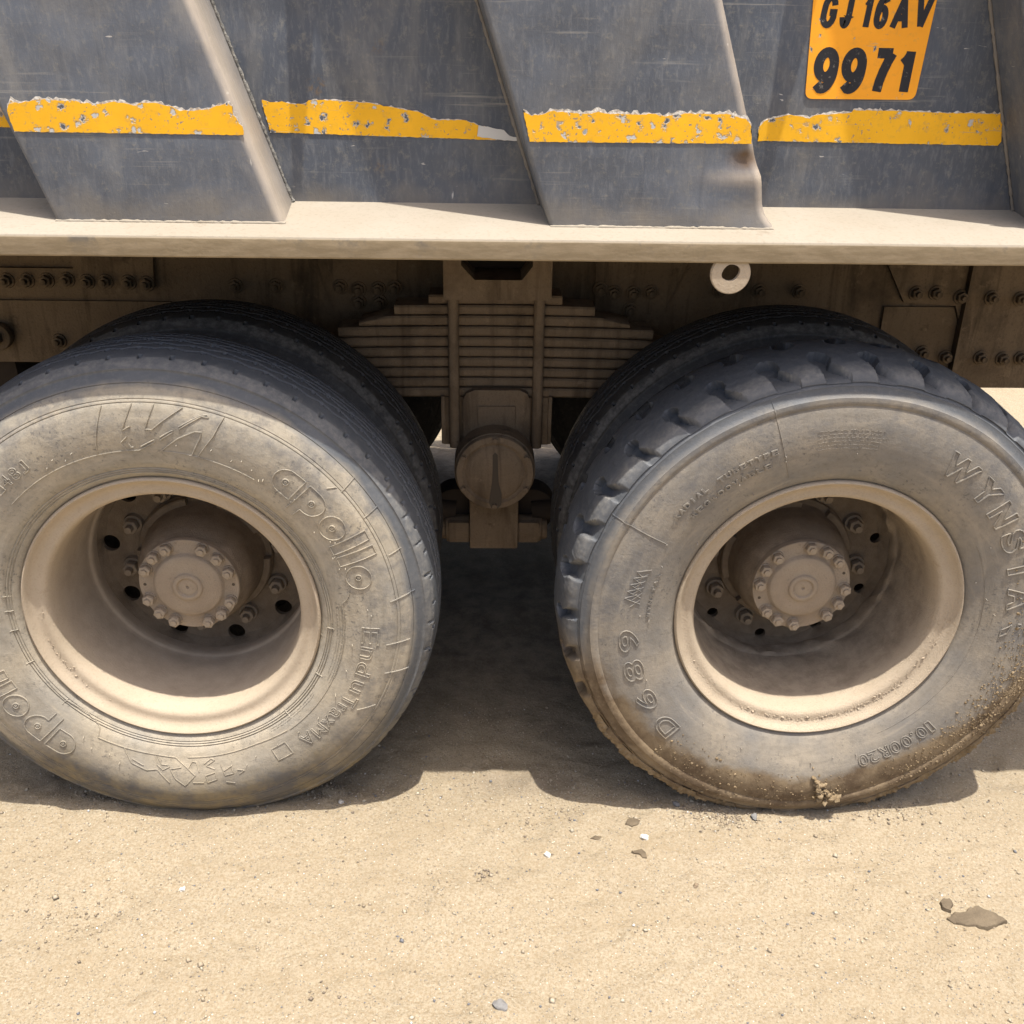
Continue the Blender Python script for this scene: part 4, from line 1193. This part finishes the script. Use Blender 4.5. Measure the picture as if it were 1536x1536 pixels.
# number plate painted panel
def rounded(pts, rad, n=6):
    out = []
    k = len(pts)
    for i in range(k):
        p0, p, p1 = Vector(pts[i - 1]), Vector(pts[i]), Vector(pts[(i + 1) % k])
        a = p + (p0 - p).normalized() * rad; b = p + (p1 - p).normalized() * rad
        for q in range(n + 1):
            t = q / n
            out.append(tuple(a * (1 - t) ** 2 + p * 2 * t * (1 - t) + b * t * t))
    return out
plate = sheet('number_plate', rounded([(1.157, 1.4525), (1.1485, 1.636), (1.3560, 1.640), (1.3455, 1.4535)], .013), .0990, .0012, M['plate'])
def ell(cx, cy, rx, ry, a0, a1, n=14):
    return [(cx + rx * math.cos(R(a0 + (a1 - a0) * k / n)), cy + ry * math.sin(R(a0 + (a1 - a0) * k / n))) for k in range(n + 1)]
GL = {   # centre lines in a unit box, drawn with a broad stroke
    '9': ([ell(.5, .66, .5, .34, 0, 360, 28)], [[(1, .66)] + ell(.40, .50, .60, .50, 0, -90, 12) + [(.30, .01), (.05, .13)]]),
    '7': ([[(0, 1), (1, 1)], ], [[(1.0, 1.0), (.78, .78), (.58, .50), (.44, .22), (.38, -.06)]]),
    '1': ([[(.78, -.06), (.78, 1.06)]], [[(.78, .98), (.55, .83), (.20, .72)]]),
    'G': ([[(.96, .72)] + ell(.5, .62, .47, .38, 22, 180, 16) + ell(.5, .38, .5, .38, 180, 345, 16) + [(.98, .46), (.55, .46)]], []),
    'J': ([[(.92, 1.06), (.92, .34)] + ell(.48, .34, .44, .34, 0, -172, 14)], []),
    '6': ([ell(.5, .33, .5, .33, 0, 360, 28)], [[(0, .33)] + ell(.60, .50, .60, .50, 180, 90, 12) + [(.72, .99), (.95, .86)]]),
    'A': ([[(-.02, -.06), (.52, 1.0)]], [[(.52, 1.0), (1.0, -.06)], [(.18, .30), (.86, .30)]]),
    'V': ([[(.0, 1.06), (.48, .0)]], [[(.48, .0), (1.02, 1.06)]]),
}
def stroke(vs, fs, pts, w, y, closed=False):
    P = [Vector(p) for p in pts]
    if closed: P = P[:-1]
    n = len(P); L = []
    for k in range(n):
        a = P[k - 1] if (k or closed) else None; b = P[(k + 1) % n] if (k < n - 1 or closed) else None
        d = [v.normalized() for v in ((P[k] - a) if a is not None else None, (b - P[k]) if b is not None else None) if v is not None]
        t = (d[0] + d[-1]).normalized()
        nn = Vector((-t.y, t.x)); sc_ = 1 / max(.55, nn.dot(Vector((-d[0].y, d[0].x))))
        L.append((P[k] + nn * w / 2 * sc_, P[k] - nn * w / 2 * sc_))
    base = len(vs)
    for a, b in L: vs.extend([(a.x, y, a.y), (b.x, y, b.y)])
    for k in range(n if closed else n - 1):
        q = (k + 1) % n
        fs.append((base + 2 * k, base + 2 * k + 1, base + 2 * q + 1, base + 2 * q))
def plate_text(chars, z0, h, slant, w):
    for ch, xa, xb in chars:
        vs, fs = [], []
        y = .0974
        for grp in GL[ch]:
            for st in grp:
                f = lambda p: (xa + w / 2 + p[0] * (xb - xa - w) + (p[1] - .5) * h * slant, z0 + w / 2 + p[1] * (h - w))
                stroke(vs, fs, [f(p) for p in st], w, y, st[0] == st[-1] or (abs(st[0][0] - st[-1][0]) < 1e-6 and abs(st[0][1] - st[-1][1]) < 1e-6))
                y -= .00012
        me = bpy.data.meshes.new('plate_character')
        me.from_pydata(vs, [], fs); me.update()
        attach(link('plate_character', me, M['black']), plate)
plate_text([('9', 1.1645, 1.2065), ('9', 1.2115, 1.2535), ('7', 1.2610, 1.3020), ('1', 1.3030, 1.3365)], 1.4610, .0715, .035, .0158)
plate_text([('G', 1.1655, 1.1925), ('J', 1.1975, 1.2185), ('1', 1.2335, 1.2505), ('6', 1.2545, 1.2780), ('A', 1.2840, 1.3145), ('V', 1.3210, 1.3490)], 1.5605, .0500, .06, .0100)

# lifting eye under the ledge
bm = bmesh.new()
no = 40; xo, zo = 1.0250, 1.1855
ro, ri = .0335, .0150
rings = []
for y_ in (-.0525, -.0425):
    for r_, e_ in ((ro, 0), (ri, 1)):
        rings.append([bm.verts.new((xo + (r_ * math.sin(k / no * 2 * math.pi) * (1 if e_ == 0 else 1 + .12 * math.sin(2 * k / no * 2 * math.pi))) , y_, zo + r_ * math.cos(k / no * 2 * math.pi) * (1 if e_ == 0 else .93) + (.002 if e_ else 0))) for k in range(no)])
for k in range(no):
    p = (k + 1) % no
    for a, b in ((0, 1), (1, 3), (3, 2), (2, 0)): bm.faces.new((rings[a][k], rings[a][p], rings[b][p], rings[b][k]))
bmesh.ops.bevel(bm, geom=[e for e in bm.edges if abs((e.verts[0].co - e.verts[1].co).y) < 1e-6 and all(abs(math.hypot(v.co.x - xo, v.co.z - zo) - ro) < 1e-4 for v in e.verts)], offset=.0015, segments=2, affect='EDGES')
part('lifting_eye', bm, M['rim'])

# ------------------------------------------------------------------ chassis
bm = bmesh.new()
box(bm, -4.2, 2.45, .752, .760, .792, 1.075)           # web
box(bm, -4.2, 2.45, .7605, .83, .792, .800)
box(bm, -4.2, 2.45, .7605, .83, 1.067, 1.075)
box(bm, -4.2, 2.45, .755, .84, 1.0755, 1.128)      # packer under the body
frame = part('chassis_frame', bm, M['chassis'])
bm = bmesh.new()
box(bm, -4.2, 2.45, 1.64, 1.648, .792, 1.075); box(bm, -4.2, 2.45, 1.57, 1.6395, .792, .8); box(bm, -4.2, 2.45, 1.56, 1.645, 1.0755, 1.128)
for x in (-1.4, .64, 2.1): box(bm, x - .06, x + .06, .8305, 1.5695, .83, 1.03)
part('chassis_frame', bm, M['under'])
def plate_xz(name, pts, y0, y1, mat, parent, bev=.002):
    bm = bmesh.new(); prism_xz(bm, pts, y0, y1)
    return part(name, bm, mat, parent)
plate_xz('gusset_plate', [(-.384, 1.0745), (-.187, 1.0745), (-.196, .985), (-.215, .972), (-.37, .965), (-.70, .955), (-.70, 1.03), (-.384, 1.03)], .738, .7515, M['chassis'], frame)
plate_xz('gusset_plate', [(-.80, .796), (-.80, .950), (-.16, .950), (-.22, .860), (-.30, .796)], .744, .7515, M['chassis'], frame)
plate_xz('gusset_plate', [(1.60, 1.0745), (1.664, .968), (1.797, .960), (1.812, .926), (1.812, 1.0745)], .738, .7515, M['chassis'], frame)
plate_xz('gusset_plate', [(1.62, .955), (1.797, .955), (1.812, .92), (1.812, .760), (1.62, .760)], .744, .7515, M['chassis'], frame)
plate_xz('gusset_plate', [(1.8145, .752), (1.8145, 1.0745), (2.2, 1.0745), (2.2, .752)], .722, .7510, M['chassis'], frame)
plate_xz('gusset_plate', [(.20, 1.0745), (.40, 1.0745), (.395, .935), (.24, .930)], .741, .7515, M['chassis'], frame)
plate_xz('gusset_plate', [(.885, 1.0745), (1.12, 1.0745), (1.06, .930), (.89, .930)], .741, .7515, M['chassis'], frame)
ME_FB = hex_bolt('frame_bolt', .0145, .014, .010, .019, .004); ME_FB.materials.append(M['chassis'])
for x, z, y in ([(-.547, 1.0, .738), (-.499, 1.0, .738), (-.451, 1.001, .738), (-.402, 1.003, .738), (-.354, .999, .738), (-.310, .9995, .738), (-.255, .998, .738), (-.211, .9957, .738), (-.45, .849, .744)] +
                [(1.69, .991, .738), (1.74, .992, .738), (1.805, .983, .738), (1.875, .985, .722), (1.948, .983, .722), (1.737, .838, .744), (1.799, .827, .744), (1.88, .832, .722), (1.937, .830, .722), (1.984, .832, .722)] +
                [(.259, .992, .741), (.304, .987, .741), (.352, .988, .741), (.392, .991, .741), (.303, .955, .741), (.354, .9555, .741), (.900, .993, .741), (.934, .984, .741), (.982, .983, .741), (1.026, .986, .741), (.977, .9425, .741)] +
                [(1.2, .99, .752), (1.3, .99, .752), (1.4, .99, .752), (0, .99, .752), (.1, .99, .752)]):
    attach(link('frame_bolt', ME_FB, None, None, (x, y, z)), frame)
bm = bmesh.new(); cyl(bm, (-.591, .744, .864), (-.591, .715, .864), .034, n=24, bev=.006); cyl(bm, (-.591, .716, .864), (-.591, .700, .864), .018, n=6)
part('pivot_bolt', bm, M['chassis'], frame)

bm = bmesh.new()
box(bm, -2.6, -.62, .86, 1.55, .40, .785, .05)
part('fuel_tank', bm, M['under'])
# leaf spring pack
spring = attach(empty('leaf_spring', (.642, .64, .88)))
LV = [(.483, .796, 1.0085, .9845), (.402, .874, .9840, .9595), (.318, .959, .9590, .9335), (.268, 1.016, .9330, .9080), (.20, 1.08, .9075, .8830), (.14, 1.14, .8825, .8580), (.09, 1.19, .8575, .8330), (.05, 1.23, .8325, .8080), (.02, 1.26, .8075, .7830), (.00, 1.28, .7825, .7575)]
for q, (xa, xb, zt, zb) in enumerate(LV):
    bm = bmesh.new()
    xm = (xa + xb) / 2
    N = 18; h = zt - zb - .0034
    rows = []
    for k in range(N + 1):
        x = xa + (xb - xa) * k / N
        sag = -.010 * ((x - xm) / .5) ** 2
        tap = 1.0
        d = min(x - xa, xb - x)
        if q in (2, 4): tap = np.clip(.42 + d / .11, 0, 1)
        z0 = zb + sag; z1 = z0 + h * tap
        rd = .0045
        rows.append([bm.verts.new((x, y, z)) for y, z in ((.604, z0), (.6, z0 + rd), (.6, z1 - rd * tap), (.604, z1), (.686, z1), (.69, z1 - rd * tap), (.69, z0 + rd), (.686, z0))])
    for k in range(N):
        for c_ in range(8): bm.faces.new((rows[k][c_], rows[k][(c_ + 1) % 8], rows[k + 1][(c_ + 1) % 8], rows[k + 1][c_]))
    bm.faces.new(rows[0]); bm.faces.new(rows[-1][::-1])
    part('spring_leaf', bm, M['spring'], spring)
for xa, xb in ((.529, .554), (.7305, .7555)):
    bm = bmesh.new()
    cyl(bm, ((xa + xb) / 2, .588, .632), ((xa + xb) / 2 - .001, .588, 1.012), .0128, n=16)
    cyl(bm, ((xa + xb) / 2, .700, .632), ((xa + xb) / 2 - .001, .700, 1.012), .0128, n=16)
    part('u_bolt', bm, M['spring'], spring)
# top clamp with its trapezoid opening
bm = bmesh.new()
prism_xz(bm, [(.519, 1.000), (.519, 1.150), (.560, 1.150), (.560, 1.078), (.590, 1.046), (.699, 1.046), (.724, 1.078), (.724, 1.150), (.7685, 1.150), (.7685, 1.000)], .572, .72)
part('spring_clamp', bm, M['spring'], spring)
bm = bmesh.new(); box(bm, .561, .723, .70, .716, 1.05, 1.15); part('clamp_back', bm, M['under'], spring)

# trunnion saddle, cap and torque-rod bracket
sad = attach(empty('bogie_trunnion', (.642, .62, .60)))
bm = bmesh.new()
box(bm, .510, .776, .600, .70, .632, .7568, .006)
part('saddle', bm, M['spring'], sad)
plate_xz('saddle_face', [(.563, .632), (.563, .757), (.570, .772), (.590, .781), (.700, .781), (.718, .772), (.725, .757), (.725, .632)], .578, .5995, M['spring'], sad)
bm = bmesh.new(); box(bm, .598, .690, .573, .5785, .66, .742, .003); part('saddle_pad', bm, M['spring'], sad)
bm = bmesh.new(); box(bm, .770, .779, .586, .6, .640, .762, .002); part('saddle_rib', bm, M['spring'], sad)
bm = bmesh.new(); box(bm, .509, .518, .586, .6, .640, .762, .002); part('saddle_rib', bm, M['spring'], sad)
cap_prof = [(.099, .60), (.099, .56), (.098, .515), (.0955, .513), (.0945, .5035), (.0925, .500), (.0790, .4985), (.0760, .5020), (.0715, .5040), (.0680, .5015), (.0640, .4990), (.0300, .4975), (.0001, .4972)]
me = lathe_y(cap_prof, 64, 'trunnion_cap', angle=40)
attach(link('trunnion_cap', me, M['spring'], None, (.640, 0, .5965)), sad)
ME_CB = hex_bolt('cap_bolt', .0072, .006, 0, .0085, .002); ME_CB.materials.append(M['spring'])
for a in (0, 62, 118, 180, -62, -118):
    attach(link('cap_bolt', ME_CB, None, None, (.640 + .0855 * math.sin(R(a)), .4995, .5965 + .0855 * math.cos(R(a)))), sad)
bm = bmesh.new()
pts = [(.6345, .645), (.640, .652), (.6465, .645), (.6480, .60), (.6500, .57), (.6570, .545), (.6560, .515), (.6480, .506), (.632, .507), (.6265, .52), (.6290, .545), (.6330, .575), (.6345, .61)]
prism_xz(bm, pts, .4962, .4980)
part('grease_streak', bm, M['grease'], sad)
bm = bmesh.new()
box(bm, .577, .702, .585, .70, .350, .560, .006)
part('torque_rod_bracket', bm, M['spring'], sad)
for sx in (-1, 1):
    bm = bmesh.new()
    cyl(bm, (.6395 + sx * .0615, .640, .386), (.6395 + sx * .125, .640, .383), .036, .034, 24, .004)
    cyl(bm, (.6395 + sx * .125, .640, .383), (.6395 + sx * .140, .640, .383), .028, .026, 24, .003)
    box(bm, .6395 + sx * .0905 - .028, .6395 + sx * .0905 + .028, .606, .69, .357, .415, .006)
    part('torque_rod_end', bm, M['spring'], sad)
    bm = bmesh.new()
    cyl(bm, (.6395 + sx * .10, .66, .425), (.6395 + sx * .10, .74, .425), .062, n=32, bev=.008)
    cyl(bm, (.6395 + sx * .10, .66, .425), (.6395 + sx * .56, .66, .47), .028, n=16)
    part('torque_rod', bm, M['under'], sad)
bm = bmesh.new(); cyl(bm, (.64, .58, .596), (.64, 1.6, .596), .075, n=24); part('trunnion_shaft', bm, M['under'], sad)

# ------------------------------------------------------------------ loose things on the ground
def gh(x, y): return float(gheight(np.array([[x]]), np.array([[y]]))[0, 0])
def ground_stone(name, x, y, rad, sq, mat, seed, label):
    mb = MB(); blob(mb, (0, 0, 0), rad, seed, sq, 2)
    o = link(name, mb.mesh(name, 70), M[mat], None, (x, y, gh(x, y) + rad * sq[2] * .45))
    o.rotation_euler = (0, 0, random.uniform(0, 6))
    prop(o, label, 'stone', 'loose stones on the sand')
for a in (('pebble', .748, -.144, .0070, (1, .8, .7), 'st_white', 1, 'small white pebble on open sand between the two tyres, below the shadow'),
          ('pebble', .957, -.096, .0085, (1.1, .8, .6), 'st_white', 2, 'whitish pebble between the two brown mud flakes'),
          ('stone', .646, -.508, .0120, (1, .8, .6), 'st_grey', 3, 'grey stone at the very front edge of the sand'),
          ('stone', 1.042, .000, .0075, (1.1, .8, .7), 'st_grey', 4, 'dark grey stone just left of the crumbly crack by the muddy tyre'),
          ('pebble', .023, -.231, .0060, (1, .9, .6), 'st_white', 5, 'tiny white pebble alone in front of the ribbed tyre'),
          ('stone', 1.205, -.040, .0080, (1.2, .9, .6), 'st_grey', 6, 'pale grey stone in front of the lowest point of the muddy tyre'),
          ('stone', 1.040, -.235, .0060, (1.1, .8, .6), 'st_brown', 8, 'small brown stone on the open sand below the mud flakes'),
          ('pebble', .300, .020, .0060, (1, .9, .7), 'st_white', 10, 'white pebble at the shadow edge right of the ribbed tyre'),):
    ground_stone(*a)
def flake(x, y, outline, label, seed, th=.006):
    rs = random.Random(seed)
    pts = []
    n = len(outline)
    for i in range(n):
        a, b = Vector(outline[i]), Vector(outline[(i + 1) % n])
        k = max(1, int((b - a).length / .006))
        for q in range(k):
            p = a.lerp(b, q / k); pts.append((p.x + rs.uniform(-.0015, .0015), p.y + rs.uniform(-.0015, .0015)))
    bm = bmesh.new()
    cxy = (sum(p[0] for p in pts) / len(pts), sum(p[1] for p in pts) / len(pts))
    rings = []
    for f, z in ((1.04, -.010), (1.0, th * .55), (.93, th), (.55, th * 1.05)):
        rings.append([bm.verts.new((cxy[0] + (p[0] - cxy[0]) * f, cxy[1] + (p[1] - cxy[1]) * f, z + (rs.uniform(-.0007, .0007) if z > 0 else 0))) for p in pts])
    m_ = len(pts)
    for a, b in zip(rings, rings[1:]):
        for k in range(m_): bm.faces.new((a[k], a[(k + 1) % m_], b[(k + 1) % m_], b[k]))
    cv = bm.verts.new((cxy[0], cxy[1], th * 1.02))
    for k in range(m_): bm.faces.new((rings[-1][k], rings[-1][(k + 1) % m_], cv))
    o = from_bm('mud_flake', bm, M['damp'], None, (x, y, gh(x, y) + .001))
    prop(o, label, 'mud flake', 'damp mud flakes dropped on the sand')
flake(1.555, -.325, [(-.048, -.004), (-.030, .010), (-.012, .010), (.006, .020), (.024, .027), (.036, .018), (.052, .008), (.064, -.010), (.045, -.018), (.018, -.030), (-.002, -.022), (-.016, -.024), (-.040, -.016)], 'long damp brown mud flake lying on the sand at lower right', 1)
flake(1.522, -.298, [(-.014, -.012), (-.015, .008), (-.004, .017), (.008, .014), (.010, .002), (.002, -.006), (-.002, -.016)], 'small upright mud flake touching the left end of the long one', 2)
flake(.938, -.052, [(-.016, -.006), (-.010, .010), (.004, .012), (.016, .004), (.010, -.010), (-.004, -.012)], 'thin mud flake nearest the shadow, above the whitish pebble', 3, .002)
flake(.943, -.142, [(-.018, .006), (.002, .010), (.010, .002), (.012, -.014), (.002, -.016), (-.004, -.002), (-.014, -.001)], 'hooked little mud flake below the whitish pebble', 4, .004)
flake(.853, -.097, [(-.012, -.002), (0, .007), (.012, .003), (.006, -.006)], 'smallest mud flake, left of the whitish pebble', 5, .002)

# grit: thousands of coarse grains, nobody could count them
mbv, mbq, tint = [], [], []
oc = np.array([[1, 0, 0], [-1, 0, 0], [0, 1, 0], [0, -1, 0], [0, 0, 1], [0, 0, -1.]])
of = np.array([[0, 2, 4], [2, 1, 4], [1, 3, 4], [3, 0, 4], [2, 0, 5], [1, 2, 5], [3, 1, 5], [0, 3, 5]])
NG = 26000
gxx = ra.uniform(-.75, 2.15, NG); gyy = -.62 + (ra.rand(NG) ** 1.15) * 1.0
ch_ = ra.rand(NG) < .10
gxx[ch_] = np.where(ra.rand(ch_.sum()) < .55, ra.normal(.28, .22, ch_.sum()), ra.normal(1.12, .22, ch_.sum())); gyy[ch_] = ra.normal(.055, .05, ch_.sum())
pile = np.zeros(NG, bool)
for (px_, py_, sx_, sy_, n_) in ((1.135, -.040, .035, .016, 420), (1.075, -.012, .020, .012, 160), (-.19, .035, .05, .016, 420), (.26, .055, .045, .018, 420), (.02, .012, .06, .010, 260), (-.16, -.30, .04, .03, 160), (1.50, -.02, .06, .02, 220), (.75, -.02, .05, .03, 160), (.62, -.20, .012, .008, 70), (1.20, .012, .08, .010, 260)):
    k_ = ra.choice(NG, n_, replace=False); pile[k_] = True
    gxx[k_] = ra.normal(px_, sx_, n_); gyy[k_] = ra.normal(py_, sy_, n_)
rad = np.exp(ra.normal(-6.80, .50, NG)); rad = np.clip(rad, .0005, .0062)
rad = np.where(pile & (ra.rand(NG) < .3), rad * 1.9, rad)
zz = gheight(gxx[None], gyy[None])[0]
jit = 1 + ra.uniform(-.35, .35, (NG, 6, 1))
rot = ra.uniform(0, 6.28, NG)
P = oc[None] * jit * rad[:, None, None]
P[:, :, 2] *= .8
c_, s_ = np.cos(rot)[:, None], np.sin(rot)[:, None]
P = np.stack([P[:, :, 0] * c_ - P[:, :, 1] * s_, P[:, :, 0] * s_ + P[:, :, 1] * c_, P[:, :, 2]], -1)
P += np.stack([gxx, gyy, zz + rad * .35], -1)[:, None]
Q = (of[None] + (np.arange(NG) * 6)[:, None, None]).reshape(-1, 3)
me = np_mesh('grit', P.reshape(-1, 3), Q, None)
pal = np.array([[.37, .288, .185], [.40, .325, .215], [.29, .22, .137], [.46, .40, .31], [.20, .15, .098], [.16, .15, .14], [.56, .53, .47]])
pk = ra.choice(len(pal), NG, p=[.31, .19, .27, .03, .11, .08, .01])
pk = np.where(pile & (ra.rand(NG) < .85), np.where(ra.rand(NG) < .5, 2, 4), pk)
cc = np.ones((NG, 6, 4), np.float32)
cc[:, :, :3] = pal[pk][:, None] * np.array([1.03, 1.10, 1.24]) * ra.uniform(.8, 1.1, (NG, 1, 1))
at = me.color_attributes.new('tint', 'FLOAT_COLOR', 'POINT')
at.data.foreach_set('color', cc.reshape(-1))
prop(link('gravel', me, M['grit']), 'coarse sand grains and grit scattered over the ground', 'gravel', None, 'stuff')
